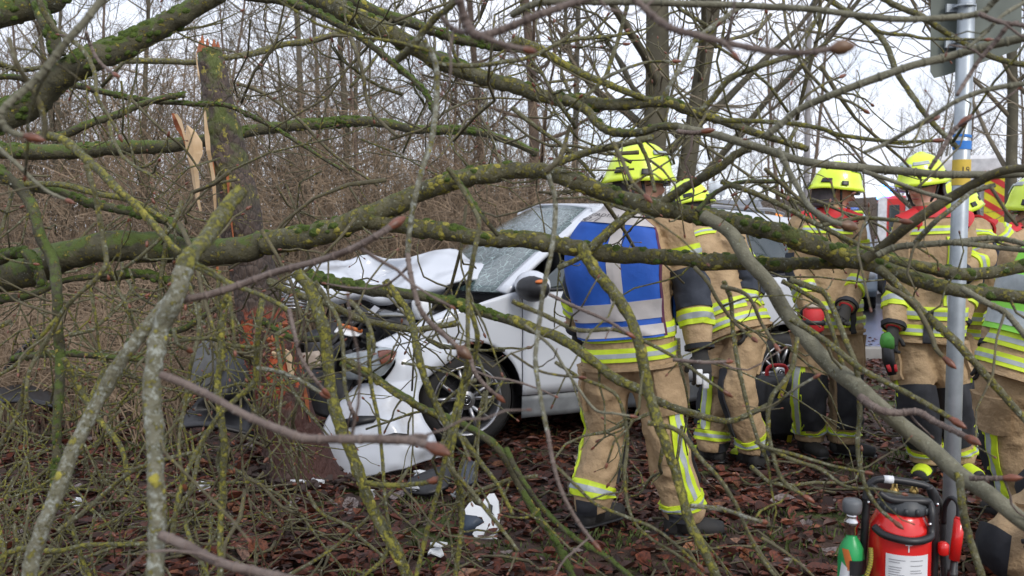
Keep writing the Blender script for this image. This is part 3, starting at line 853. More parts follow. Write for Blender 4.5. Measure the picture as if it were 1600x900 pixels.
m_ = MB(); m_.box((4.30, -.70, .92), (.12, .22, .26), bev=.03); m_.build('tail_lamp', M['red'], car)
m_ = MB(); m_.tube([(.96 + .1, -.5, 1.075), (1.25, -.1, 1.17), (1.33, .1, 1.20)], .008, 6); m_.build('wiper', M['black'], car)

# pieces torn off the car
def debris(name, label, rows, mat, th=.012, cat='car part'):
    W_ = [[at(*p) for p in r_] for r_ in rows]
    c = sum((p for r_ in W_ for p in r_), Vector()) / sum(len(r_) for r_ in W_)
    c.z = gz(c.x, c.y)
    m_ = quadpatch([[p - c for p in r_] for r_ in W_], 4, 4)
    return tag(m_.build(name, mat, solid=th, loc=c), label, cat)
t = thing('torn_bumper_piece', 'torn white plastic bumper piece with dark blue inner side lying on the leaves', 'car part', (at(750, 840, 4.2).x, 4.2, 0))
L = t.location
def loc_(p): return at(*p) - L
m_ = MB(); v = [loc_((x, y, 4.34 - (y - 770) * .0022)) for x, y in ((735, 784), (741, 791), (750, 794), (756, 782), (763, 774), (771, 773), (778, 786), (780, 812), (776, 846), (764, 842), (752, 843), (740, 838), (735, 828), (745, 825), (757, 818), (753, 808), (739, 806), (729, 809), (726, 796))]
m_.rings([v, [q + Vector((.004, .012, .004)) for q in v]]); m_.build('outer_skin', M['white_pl'], t, smooth=False)
m_ = MB(); v = [loc_((x, y, 4.325 - (y - 770) * .0022)) for x, y in ((764, 786), (770, 790), (769, 800), (773, 806), (767, 802), (764, 795))]
m_.add(v, [tuple(range(6))]); m_.build('hole', M['black'], t, smooth=False)
m_ = MB(); v = [loc_(p) for p in ((717, 818, 4.13), (728, 804, 4.15), (745, 806, 4.13), (757, 815, 4.12), (745, 822, 4.11), (736, 838, 4.12), (722, 834, 4.12))]
m_.add(v, [tuple(range(7))]); m_.build('inner_skin', simple('dark_blue_plastic', (.05, .07, .10), (.03, .04, .06), .5), t, solid=.006)
debris('grey_panel', 'bent grey body panel standing among twigs left of the broken trunk', [[(312, 540, 5.7), (328, 531, 5.72), (345, 540, 5.74)], [(300, 570, 5.64), (324, 572, 5.6), (348, 570, 5.66)], [(296, 600, 5.62), (320, 606, 5.58), (345, 604, 5.62)]], simple('dull_grey_panel', (.12, .125, .125), (.07, .07, .07), .6, 8))
debris('black_liner', 'black wheel arch liner crumpled on the ground left of the broken trunk', [[(350, 560, 5.9), (364, 552, 5.9), (390, 566, 5.85)], [(330, 600, 5.6), (352, 612, 5.45), (392, 606, 5.7)], [(296, 640, 5.5), (345, 640, 5.6), (392, 650, 5.55)], [(280, 672, 5.4), (326, 668, 5.30), (396, 684, 5.36)]], M['black'], .02)
debris('black_undertray', 'flat black undertray piece lying in the twigs at the far left', [[(0, 610, 6.0), (40, 605, 6.1), (80, 618, 6.0)], [(-6, 632, 5.7), (40, 630, 5.7), (90, 640, 5.7)]], M['black'], .02)
debris('dark_trim', 'dark strip of trim poking up in brush at the far left', [[(14, 562, 6.1), (44, 530, 6.2), (58, 514, 6.3)], [(4, 578, 6.1), (40, 548, 6.2), (62, 524, 6.3)]], M['black'], .02)
debris('black_grille_piece', 'black ribbed grille piece lying below the front wheel', [[(718, 728, 5.0), (733, 722, 5.02), (742, 730, 5.0)], [(722, 758, 4.86), (734, 760, 4.85), (748, 752, 4.86)]], simple('blue_black_plastic', (.045, .055, .075), (.02, .025, .035), .4, 30), .02)
debris('black_splash_guard', 'black curved splash guard under the hanging white bumper', [[(640, 752, 5.0), (672, 738, 5.05), (712, 726, 5.1)], [(632, 772, 4.9), (668, 775, 4.85), (700, 764, 4.9)]], M['black'], .02)
for k, (px, py, Y, s, lab) in enumerate(((469, 774, 4.98, .055, 'bright white chip of plastic on leaves in front of the broken trunk'), (498, 762, 5.05, .05, 'white shard lying between the trunk foot and the bumper tip'),
        (648, 748, 4.9, .07, 'white shard lying under the edge of the hanging bumper'), (660, 716, 5.2, .06, 'pale broken bracket under the hanging bumper by the wheel'), (684, 864, 3.9, .06, 'white shard on leaves left of the torn bumper piece'),
        (316, 761, 4.9, .045, 'small white shard on leaves left of the trunk foot'), (118, 790, 4.6, .03, 'tiny pale shard on leaves at the lower left'), (712, 752, 4.8, .05, 'grey shard beside the black grille piece'), (582, 776, 4.8, .035, 'small glassy shard in front of the hanging bumper'))):
    p = at(px, py, Y); z = gz(p.x, Y) + .03
    m_ = MB(); rr = random.Random(k)
    for q in range(2):
        c = Vector((rr.uniform(-.3, .3) * s, rr.uniform(-.3, .3) * s, .02 * q)); ang = [2 * math.pi * i / 6 for i in range(6)]
        top = [c + Vector((math.cos(a) * s * rr.uniform(.4, 1) , math.sin(a) * s * rr.uniform(.3, .8), rr.uniform(.0, .03))) for a in ang]
        m_.rings([top, [v + Vector((0, 0, .008)) for v in top]])
    tag(m_.build('plastic_shard', M['white_pl'] if k != 7 else M['grey_pl'], smooth=False, loc=(p.x, p.y, z)), lab, 'shard', 'shards torn off the car')

# ================================================================== VEHICLES AND SIGNS ON THE ROAD
def wheel_simple(x, y, r, w, parent):
    m_ = MB(); m_.revolve([(r * .6, -w / 2), (r * .95, -w / 2), (r, -w * .3), (r, w * .3), (r * .95, w / 2), (r * .6, w / 2)], (0, 0, 0), (0, 1, 0), 24)
    o = m_.build('wheel', M['rubber'], parent, loc=(x, y, r))
    s = -1 if y < 0 else 1
    q = MB(); q.revolve([(.001, s * w * .5), (r * .3, s * w * .52), (r * .62, s * w * .45), (r * .64, s * w * .3)], (0, 0, 0), (0, 1, 0), 20); q.build('rim', M['alloy'], o)
def side_prism(m_, prof, w0, w1=None, zsplit=None):
    """closed outline in x,z swept across y; narrower above zsplit"""
    def yy(z):
        if zsplit is None or z <= zsplit: return w0 / 2
        return w0 / 2 - (w0 - w1) / 2 * min(1, (z - zsplit) / .5)
    for s in (-1, 1): pass
    a = [Vector((x, -yy(z), z)) for x, z in prof]; b = [Vector((x, yy(z), z)) for x, z in prof]
    m_.rings([a, b], True, True)
silverblue = simple('silver_car_paint', (.42, .50, .58), (.36, .44, .52), .25, 4, coat=.5)
policeb = simple('blue_livery', (.03, .16, .42), None, .3)
def parked(name, label, cat, loc, rz, paint, L=4.5, H=1.5, W=1.8, van=False):
    e = thing(name, label, cat, loc, rz)
    m_ = MB()
    if van:
        prof = [(0, .35), (-.02, .8), (.15, 1.05), (.75, 1.2), (1.45, H - .12), (1.8, H), (L - .1, H), (L, H - .15), (L, .4), (L - .1, .3), (.1, .3)]
    else:
        prof = [(0, .4), (.03, .68), (.25, .82), (1.05, .95), (1.8, H - .08), (2.2, H), (3.3, H - .02), (L - .45, H - .22), (L - .08, .98), (L, .7), (L - .03, .38), (L - .2, .28), (.2, .28)]
    side_prism(m_, prof, W, W * .78, .95)
    m_.build('body', paint, e, smooth=False, bevel=.05)
    def wy(z): return W / 2 - (W - W * .78) / 2 * min(1, max(0, (z - .95) / .5)) + .006
    if van: wins = [[(.85, 1.22), (1.48, H - .2), (1.95, H - .2), (1.95, 1.2)], [(2.1, 1.2), (2.1, H - .2), (3.2, H - .2), (3.2, 1.2)]]
    else: wins = [[(1.25, .98), (1.88, H - .14), (2.35, H - .1), (2.35, .98)], [(2.45, .98), (2.45, H - .1), (3.2, H - .12), (3.35, .98)], [(3.43, .99), (3.3, H - .13), (L - .55, H - .28), (L - .35, 1.0)]]
    for s in (-1, 1):
        for wv in wins:
            m_ = MB(); v = [(x, s * wy(z), z) for x, z in wv]; m_.add(v, [(0, 1, 2, 3)]); m_.build('side_window', M['glass'], e, smooth=False, solid=.01)
    a, b = ((.78, 1.24), (1.42, H - .16)) if van else ((1.10, .985), (1.76, H - .11))
    m_ = MB(); o = .012
    m_.add([(a[0] - o, -W * .42, a[1] + o), (b[0] - o, -W * .37, b[1] + o), (b[0] - o, W * .37, b[1] + o), (a[0] - o, W * .42, a[1] + o)], [(0, 1, 2, 3)]); m_.build('windscreen', M['glass'], e, smooth=False)
    if not van:
        m_ = MB(); m_.add([(L - .43, -W * .34, H - .22), (L - .06, -W * .40, 1.0), (L - .06, W * .40, 1.0), (L - .43, W * .34, H - .22)], [(0, 1, 2, 3)])
        for i in range(4): m_.v[i] = (m_.v[i][0] + .02, m_.v[i][1], m_.v[i][2] + .02)
        m_.build('rear_window', M['glass'], e, smooth=False)
    for x in (.85, L - .85):
        for y in (-W / 2 + .1, W / 2 - .1): wheel_simple(x, y, .33, .2, e)
    for y in (-W * .37, W * .37):
        m_ = MB(); m_.box((.06, y, .70), (.12, .32, .14), bev=.03); m_.build('headlight', M['white_pl'], e)
        m_ = MB(); m_.box((L - .02, y, .85), (.08, .2, .2), bev=.02); m_.build('tail_lamp', M['red'], e)
    return e
pc = parked('police_car', 'silver and blue police car with a yellow roof stripe on the road', 'car', (at(1305, 380, 17).x, 17, .03), R(70), silverblue, 4.6, 1.92, 1.52)
m_ = MB(); m_.box((2.5, 0, 1.94), (1.2, 1.1, .05), bev=.02); m_.build('roof_stripe', M['lime'], pc)
m_ = MB(); m_.box((2.3, -.772, .72), (3.3, .012, .26)); m_.build('livery_stripe', policeb, pc)
m_ = MB(); m_.box((.12, 0, .86), (.5, 1.2, .03), rot=Matrix.Rotation(-.15, 3, 'Y')); m_.build('bonnet_stripe', policeb, pc)
m_ = MB(); m_.box((2.15, 0, 2.0), (.25, .9, .08), bev=.03); m_.build('light_bar', simple('blue_lamp_cover', (.04, .12, .5), None, .2), pc)
wc = parked('service_car', 'white car with an orange beacon standing on the road', 'car', (at(1272, 380, 22.5).x, 22.5, .03), R(74), simple('white_paint', (.75, .77, .8), None, .3), 4.6, 1.95, 1.85, True)
m_ = MB(); m_.revolve([(.09, 0), (.09, .05), (.075, .17), (.03, .2), (.001, .2)], (1.7, .84, 1.93), sides=14)
bm, n_, l_, b_ = newmat('amber_beacon'); b_.inputs['Base Color'].default_value = (.8, .22, .02, 1); b_.inputs['Emission Color'].default_value = (1, .25, .02, 1); b_.inputs['Emission Strength'].default_value = .8
m_.build('beacon', bm, wc)
dv = parked('dark_van', 'dark blue van with a pale windscreen parked behind the crashed car', 'van', (at(1138, 380, 12.5).x, 12.5, .03), R(82), simple('dark_blue_paint', (.025, .032, .05), (.02, .026, .04), .3, 4, coat=.4), 4.4, 2.0, 1.7, True)

# fire engine
fe = thing('fire_engine', 'red and white fire engine with a flashing blue light on the road', 'fire engine', (at(1370, 380, 22).x, 22, .03), R(-21))
fe.scale = (.86, .86, .86)
fr, fw = simple('fire_red', (.62, .03, .025), (.55, .025, .02), .3, 3, coat=.4), simple('fire_white', (.78, .78, .80), None, .35)
m_ = MB(); m_.box((.95, 0, 1.62), (1.9, 2.4, 2.3), bev=.08); m_.build('cab', fr, fe, smooth=False)
m_ = MB(); m_.box((4.3, 0, 1.72), (4.7, 2.4, 2.5), bev=.05); m_.build('equipment_body', fr, fe, smooth=False)
m_ = MB(); m_.box((-.01, 0, 1.2), (.06, 2.3, .8)); m_.box((.10, -1.21, 1.6), (.22, .03, 2.25)); m_.build('white_corner', fw, fe, smooth=False)
m_ = MB(); m_.box((3.4, 0, .62), (6.6, 2.3, .35)); m_.build('chassis', M['black'], fe, smooth=False)
m_ = MB(); m_.box((.0, 0, 2.15), (.06, 2.1, .9), bev=.02); m_.build('cab_window', M['glass'], fe, smooth=False)
m_ = MB(); m_.box((.40, -1.21, 2.1), (.26, .03, .85), bev=.01); m_.build('door_window', M['glass'], fe, smooth=False)
for k in range(3):
    m_ = MB(); x = 1.30 + 1.40 * k
    m_.box((x, -1.21, 1.75), (1.25, .04, 2.1))
    for q in range(14): m_.box((x, -1.235, .8 + .15 * q), (1.2, .02, .03))
    m_.build('roller_shutter', simple('shutter_grey', (.6, .62, .65), None, .4) if k == 0 else bpy.data.materials['shutter_grey'], fe, smooth=False)
m_ = MB(); m_.box((3.4, 0, 3.0), (6.5, 2.2, .1)); m_.build('roof', fw, fe, smooth=False)
for y in (-.85, .85):
    m_ = MB(); m_.revolve([(.17, 0), (.17, .18), (.12, .30), (.001, .32)], (.16, y * 1.2, 2.78), sides=14)
    bl, n_, l_, b_ = newmat('flashing_blue_lamp'); b_.inputs['Base Color'].default_value = (.03, .15, .9, 1); b_.inputs['Emission Color'].default_value = (.06, .25, 1, 1); b_.inputs['Emission Strength'].default_value = 14.0
    m_.build('blue_light', bl, fe)
for x in (.42, 5.0):
    for y in (-1.1, 1.1): wheel_simple(x, y, .5, .32, fe)
m_ = MB(); m_.box((-.05, -.9, .85), (.1, .3, .2), bev=.03); m_.box((-.05, .9, .85), (.1, .3, .2), bev=.03); m_.build('headlight', M['white_pl'], fe)
m_ = MB(); m_.grid(lambda a, b: Vector((.42 + .62 * math.cos(math.pi * a), -1.17 - .06 * b, .5 + .62 * math.sin(math.pi * a))), 14, 1); m_.build('mudguard', fw, fe, solid=.04)

# rescue van whose rear carries red and yellow chevrons
rv = thing('rescue_van', 'rescue van with red and yellow chevrons on its rear, behind the steel pole', 'van', (at(1518, 380, 13.5).x, 13.5, .03), R(-27))
m_ = MB(); m_.box((-.1, 2.6, 1.5), (1.15, 5.0, 2.3), bev=.06); m_.build('body', fw, rv, smooth=False)
m_ = MB(); m_.box((-.1, 2.6, 2.45), (1.19, 4.9, .14)); m_.build('side_stripe', fr, rv, smooth=False)
m_ = MB(); yb = .075
chev_y = simple('chevron_yellow', (.75, .68, .03), None, .4)
m_.box((.30, yb, 1.55), (.30, .02, 1.5)); m_.build('rear_panel', chev_y, rv, smooth=False)
for k in range(7):
    m_ = MB(); z = .95 + .21 * k
    m_.add([(.15, .062, z + .10), (.45, .062, z - .10), (.45, .062, z), (.15, .062, z + .20)], [(0, 1, 2, 3)]); m_.build('chevron', fr, rv, smooth=False, solid=.004)
m_ = MB(); m_.box((-.22, .075, 1.95), (.62, .02, .55), bev=.0); m_.build('rear_window', M['glass'], rv, smooth=False)
m_ = MB(); m_.box((.30, .06, 2.33), (.10, .04, .10), bev=.01); m_.build('warning_lamp', M['orange'], rv)
for y in (.9, 4.2):
    for s in (-.52, .36):
        m_ = MB(); m_.revolve([(.2, -.1), (.33, -.1), (.35, 0), (.33, .1), (.2, .1)], (0, 0, 0), (1, 0, 0), 20); m_.build('wheel', M['rubber'], rv, loc=(s, y, .35))

# give way sign seen from behind
ys = thing('give_way_sign', 'grey back of a triangular give way sign on a thin post', 'sign', (at(1178, 400, 17).x, 17, .0))
H_ = lambda py: at(1178, py, 17).z
m_ = MB(); m_.tube([(0, 0, -.1), (0, 0, H_(308))], .03, 8); m_.build('post', M['zinc'], ys)
m_ = MB(); z1, z0 = H_(305), H_(331)
m_.rings([[Vector((-.17, y, z1)), Vector((.17, y, z1)), Vector((.02, y, z0)), Vector((-.02, y, z0))] for y in (-.05, -.035)]); m_.build('plate', simple('sign_grey', (.42, .45, .50), None, .5), ys, smooth=False)
m_ = MB(); m_.box((0, -.06, z1 - .09), (.28, .015, .03)); m_.build('rail', M['zinc'], ys)
# lamp post over the road
lp = thing('lamp_post', 'tall grey lamp post rising behind the branches on the right', 'street lamp', (at(1258, 400, 28).x, 28, .0))
m_ = MB(); m_.tube([(0, 0, -.1), (0, 0, 2), (0, 0, 8.5)], [.12, .10, .08], 12); m_.build('post', simple('grey_post', (.22, .21, .21), (.17, .16, .16), .7), lp)
m_ = MB(); m_.tube([(0, 0, 8.5), (.1, -.6, 8.9), (.15, -1.4, 8.95)], .05, 8); m_.build('arm', M['zinc'], lp)
m_ = MB(); m_.box((.17, -1.8, 8.93), (.28, .8, .14), bev=.04); m_.build('lantern', M['grey_pl'], lp)
# pale board in the distance
wb = thing('white_board', 'small white board on posts in front of the brown embankment', 'sign', (at(1119, 400, 24).x, 24, 0))
m_ = MB(); m_.box((0, 0, at(1119, 294, 24).z), (.42, .05, .36), bev=.01); m_.build('plate', simple('board_white', (.62, .68, .72), None, .5), wb)
for s in (-.12, .12):
    m_ = MB(); m_.tube([(s, .05, -.1), (s, .05, at(1119, 285, 24).z)], .025, 8); m_.build('post', M['zinc'], wb)

# ================================================================== STEEL POLE WITH SIGN PLATES, IN THE FOREGROUND
PY = 3.35
pole = thing('sign_pole', 'grey steel pole with yellow and blue stickers in front of the firefighters', 'pole', (at(1491, 600, PY).x, PY, 0))
px0 = pole.location.x
m_ = MB(); m_.tube([(0, 0, -.2), (0, 0, 1.0), (.010, 0, 3.0)], .030, 24); m_.build('post', M['zinc'], pole)
for nm, y0, y1, mt in (('yellow_sticker', 250, 290, M['yellow_st']), ('blue_sticker', 221, 234, M['blue_st']), ('blue_sticker', 211, 215, M['blue_st'])):
    m_ = MB(); z0, z1 = at(1500, y1, PY).z, at(1500, y0, PY).z
    m_.tube([(.004, 0, z0), (.005, 0, z1)], .0322, 24, caps=False); st = m_.build(nm, mt, pole)
    if nm == 'yellow_sticker':
        vs, fs = text_mesh('19', .034)
        zc = at(1500, 267, PY).z
        m_ = MB(); m_.add([(.004 + .0328 * math.sin(x / .031), -.0328 * math.cos(x / .031), zc + y) for x, y in vs], fs); m_.build('number', M['ink'], st, smooth=False)
def plate(name, pts, Y, mat, th=.003):
    v = [at(px, py, Y) - pole.location for px, py in pts]
    m_ = MB(); m_.rings([v, [p + Vector((0, th, 0)) for p in v]]); return m_.build(name, mat, pole, smooth=False)
plate('sign_plate', [(1462, -60), (1455, -50), (1454, 112), (1460, 122), (1480, 117), (1590, 78), (1596, 70), (1597, -60)], 3.40, M['signback'])
for py in (10, 66):
    z = at(1500, py, PY).z
    m_ = MB(); m_.box((0.0, .028, z), (.11, .012, .03)); m_.tube([Vector((.034 * math.cos(a), .034 * math.sin(a), z)) for a in [math.pi * k / 10 * 2 for k in range(11)]], .006, 6); m_.build('clamp', M['zinc'], pole, smooth=False)

# ================================================================== PORTABLE EXTINGUISHER
EX = at(1404, 900, 2.8); EX.z = 0
ex = thing('portable_extinguisher', 'red backpack extinguisher with a green air bottle standing at the pole', 'fire extinguisher', EX, R(-6))
ex.scale = (.965, .965, .965)
rt = .097
m_ = MB(); m_.revolve([(.001, .02), (.085, .02), (rt, .04), (rt, .52), (rt * .96, .545), (rt * .80, .575), (rt * .74, .590), (rt * .5, .592)], (0, 0, 0), sides=40); m_.build('tank', M['red_paint'], ex)
m_ = MB(); prof = []
for k in range(48):
    pass
m_.revolve([(.074, .588), (.078, .594), (.078, .612), (.070, .620), (.066, .634), (.05, .64), (.001, .64)], (0.012, 0, 0), sides=28)
for k in range(14):
    a = 2 * math.pi * k / 14; m_.box((.012 + .079 * math.cos(a), .079 * math.sin(a), .604), (.008, .012, .02), rz=a)
m_.build('filler_cap', simple('grey_black_cap', (.055, .06, .065), (.035, .04, .045), .5), ex)
# label wrapped round the tank
m_ = MB(); m_.grid(lambda a, b: Vector(((rt + .0015) * math.sin(-.72 + 1.44 * a), -(rt + .0015) * math.cos(-.72 + 1.44 * a), .19 + .280 * b)), 24, 4)
lb = m_.build('label', M['white_pl'], ex)
def on_tank(x, z, off=.0025): return ((rt + off) * math.sin(x / rt), -(rt + off) * math.cos(x / rt), z)
m_ = MB(); rr = random.Random(6)                                       # printed lines, too small to read in the photograph
for col in (0, 1):
    for k in range(24):
        if rr.random() < .14: continue
        z = .452 - .0080 * k; x0 = -.060 + .064 * col; L_ = rr.uniform(.025, .054)
        n = 5
        m_.add([on_tank(x0 + L_ * i / n, z + s) for i in range(n + 1) for s in (0, .0022)], [(2 * i, 2 * i + 2, 2 * i + 3, 2 * i + 1) for i in range(n)])
m_.build('printed_lines', simple('print_grey', (.25, .25, .28), None, .6), lb, smooth=False)
m_ = MB()
for x in (-.056, -.030):                                               # two pictograms
    for q in range(4): m_.add([on_tank(x + .016 * a, .262 + .010 * q * .55 + .006 * b) for a, b in ((0, 0), (1 - .2 * q, .2), (1 - .2 * q, 1), (.1 * q, .9))], [(0, 1, 2, 3)])
m_.build('pictogram', M['ink'], lb, smooth=False)
vs, fs = text_mesh('T', .036); m_ = MB(); m_.add([on_tank(x - .002, .492 + y, .002) for x, y in vs], fs); m_.build('letter', M['white_pl'], ex, smooth=False)
# black carrying frame
for s in (-1, 1):
    m_ = MB(); m_.tube(catmull([(s * .112, .02, .0), (s * .116, .02, .25), (s * .112, .0, .50), (s * .105, .0, .62), (s * .085, -.01, .672)], 6), .013, 10); m_.build('frame_tube', M['black'], ex)
m_ = MB(); m_.tube(catmull([(-.112, 0, .62), (-.098, 0, .672), (-.06, 0, .690), (.03, 0, .682), (.085, 0, .668), (.110, 0, .640), (.112, 0, .58)], 6), .012, 10); m_.build('top_handle', M['black'], ex)
m_ = MB(); m_.tube([(-.055, 0, .6905), (-.025, 0, .689)], .0132, 12); m_.build('handle_band', M['white_pl'], ex)
m_ = MB(); m_.tube(catmull([(-.095, -.05, .545), (-.07, -.085, .53), (0, -.112, .522), (.06, -.09, .527), (.075, -.07, .545), (.078, -.06, .60), (.076, -.04, .628), (.05, -.05, .634), (-.04, -.05, .636), (-.08, -.04, .655)], 6), .0125, 10); m_.build('neck_guard', M['black'], ex)
for p in ((.066, -.083, .57), (.112, -.013, .615), (-.105, -.013, .615)):
    m_ = MB(); m_.ellipsoid(p, (.006, .006, .006), nu=5, nv=8); m_.build('bolt', M['chrome'], ex)
for x in (-.01, .052):
    m_ = MB(); m_.revolve([(.010, .60), (.010, .632), (.014, .636), (.014, .650), (.009, .655), (.009, .675), (.001, .676)], (x, .03, 0), sides=14); m_.build('brass_valve', M['brass'], ex)
m_ = MB(); m_.box((.02, .03, .63), (.09, .02, .02), bev=.005); m_.build('manifold', M['chrome'], ex)
m_ = MB(); m_.tube(catmull([(.115, .05, .60), (.135, .05, .62), (.15, .04, .56), (.145, .02, .45), (.150, .0, .30), (.15, 0, .05)], 6), .010, 8); m_.build('hose', M['rubber'], ex)
m_ = MB(); m_.tube([(.163, -.03, .44), (.176, -.03, .575)], .017, 14); m_.tube([(.176, -.03, .575), (.1765, -.03, .582)], .014, 14); m_.build('lance_handle', M['red_paint'], ex)
m_ = MB(); m_.tube([(.135, -.03, .12), (.163, -.03, .44)], .011, 10); m_.tube(catmull([(.172, -.03, .575), (.174, -.02, .62), (.158, .0, .635), (.148, .02, .60), (.150, .03, .54)], 5), .008, 8); m_.build('lance', M['black'], ex)
for z in (.30, .38):
    m_ = MB(); m_.tube([(.150 + (z - .3) * .09, -.03, z), (.152 + (z - .3) * .09, -.03, z + .022)], .016, 10); m_.build('lance_collar', M['black'], ex)
m_ = MB(); m_.box((.128, -.03, .475), (.03, .03, .045), bev=.006); m_.build('lance_trigger', M['red_paint'], ex)
m_ = MB(); m_.box((-.108, -.06, .275), (.04, .05, .06), bev=.008); m_.build('foot_bracket', M['red_paint'], ex)
# green air bottle at its side
bx = -.158; rb = .042; BZ = -.03
m_ = MB(); m_.revolve([(.001, .03), (.03, .03), (rb, .055), (rb, .46), (rb * .9, .495), (rb * .6, .520), (.018, .53), (.016, .54)], (bx, -.02, BZ), sides=24); bo = m_.build('air_bottle', M['green_paint'], ex)
def on_bot(a, z, off=.001): return Vector((bx + (rb + off) * math.sin(a), -.02 - (rb + off) * math.cos(a), z + BZ))
m_ = MB(); m_.grid(lambda a, b: on_bot(-1.3 + 1.5 * a + .3 * b, .385 + .07 * b - .05 * a), 10, 3); m_.build('white_sticker', M['white_pl'], bo)
m_ = MB(); m_.grid(lambda a, b: on_bot(-1.5 + .8 * a, .315 + .04 * b - .01 * a), 8, 2); m_.grid(lambda a, b: on_bot(-1.0 + .55 * a + .5 * (1 - b), .43 + .07 * b), 8, 3); m_.build('orange_sticker', M['orange'], bo)
m_ = MB(); m_.grid(lambda a, b: on_bot(-.35 + 1.5 * a, .415 + .05 * b, .003), 8, 2); m_.build('bottle_strap', M['black'], bo); m_ = MB(); m_.grid(lambda a, b: on_bot(-1.6 + 3.2 * a, .285 + .02 * b, .003), 12, 1); m_.build('bottle_strap', M['black'], bo)
m_ = MB(); m_.revolve([(.016, .535), (.020, .545), (.020, .565), (.024, .57), (.026, .585), (.018, .595), (.020, .60), (.016, .612)], (bx, -.02, BZ), sides=20); m_.build('bottle_valve', M['chrome'], bo)
m_ = MB(); m_.revolve([(.014, .605), (.028, .612), (.031, .625), (.031, .645), (.027, .655), (.001, .656)], (bx, -.02, BZ), sides=20); m_.build('valve_knob', simple('grey_knob', (.13, .14, .15), None, .5), bo)
m_ = MB(); pts = catmull([(bx + .05, -.06, .48), (bx + .045, -.075, .43), (bx + .02, -.085, .36), (bx + .0, -.09, .28), (bx - .005, -.09, .15), (bx, -.06, .05)], 8); m_.tube(pts, .0075, 8); hs = m_.build('striped_hose', M['yellow_pl'], ex)
m_ = MB()
for k in range(0, len(pts) - 1): 
    p, q = Vector(pts[k]), Vector(pts[k + 1]); m_.tube([p.lerp(q, .1), p.lerp(q, .45)], .0079, 8)
    m_.tube([p.lerp(q, .62), p.lerp(q, .85)], .0079, 8)
m_.build('hose_ring', M['black'], hs)

# ================================================================== FIREFIGHTERS
class Loft:
    """tapered tube through joints; t runs 0..1, angle 0 faces `ref`"""
    def __init__(self, pts, ref, n=26, na=28, wr=.014, seed=0.0, freq=1.0, power=2.0):
        """pts: (centre, half width across, half depth)"""
        rows = [(*p, a, b) for p, a, b in pts]
        self.s = catmull(rows, 8)
        self.ref, self.n, self.na, self.wr, self.seed, self.freq, self.pw = ref.normalized(), n, na, wr, seed, freq, power
        self.L = sum((Vector(self.s[i + 1][:3]) - Vector(self.s[i][:3])).length for i in range(len(self.s) - 1))
    def at(self, t):
        x = max(0, min(1, t)) * (len(self.s) - 1); i = min(int(x), len(self.s) - 2); f = x - i
        return [a + (b - a) * f for a, b in zip(self.s[i], self.s[i + 1])]
    def P(self, t, ang, off=0.0):
        r = self.at(t); c = Vector(r[:3])
        T = Vector(self.at(t + .03)[:3]) - Vector(self.at(t - .03)[:3]); T.normalize()
        N = self.ref - T * self.ref.dot(T)
        if N.length < .2: N = Vector((0, 0, 1)) - T * T.z
        N.normalize(); B = T.cross(N)
        ca, sa = math.cos(ang), math.sin(ang)
        k = (abs(ca) ** self.pw + abs(sa) ** self.pw) ** (-1 / self.pw)
        w = 0
        if self.wr:
            e = min(1, 6 * min(t, 1 - t) + .2)
            z = t * self.L * 11 * self.freq
            w = noise.noise(Vector((ca * 1.2 + self.seed, sa * 1.2, z * .8)))
            rd = 1 - 2.6 * abs(noise.noise(Vector((ca * 1.0 + 3, sa * 1.0 + self.seed, z * 1.15 + 1.3 * ca))))
            w = self.wr * e * (w + .75 * max(-.5, rd))
        d = N * (ca * k) * (r[4] + w + off) + B * (sa * k) * (r[3] + w + off)
        return c + d
    def into(self, mb, mi=0):
        mb.rings([[self.P(i / self.n, 2 * math.pi * k / self.na) for k in range(self.na)] for i in range(self.n + 1)], True, True, mi)
    def patch(self, name, t0, t1, a0, a1, mat, parent, off=.011, nt=8, na=20, skirt=True, tf=None, rim=.012):
        a0, a1 = R(a0), R(a1); full = abs(a1 - a0) > 2 * math.pi - .01
        g = lambda i, k, o: self.P(t0 + (t1 - t0) * i / nt + (tf(k / na) if tf else 0), a0 + (a1 - a0) * k / na, o)
        m_ = MB(); m_.grid(lambda u, v: g(u * nt, v * na, off), nt, na)
        if skirt:
            for i in (0, nt): m_.grid(lambda u, v: g(i, v * na, off - rim * u), 1, na, flip=i != 0)
            if not full:
                for k in (0, na): m_.grid(lambda u, v: g(v * nt, k, off - rim * u), 1, nt)
        return m_.build(name, mat, parent)

def stripe(L_, name, t0, t1, a0, a1, parent, off=.010, k=(.33, .67), along=False, cols=('lime', 'silver', 'lime'), nt=4, na=22):
    """reflective tape: lime with a silver middle"""
    c = (0, *k, 1)
    for q, col in enumerate(cols):
        if along: L_.patch(name, t0, t1, a0 + (a1 - a0) * c[q], a0 + (a1 - a0) * c[q + 1], M[col], parent, off + (.0015 if q == 1 else 0), 16, 4)
        else: L_.patch(name, t0 + (t1 - t0) * c[q], t0 + (t1 - t0) * c[q + 1], a0, a1, M[col], parent, off + (.0015 if q == 1 else 0), nt, na)

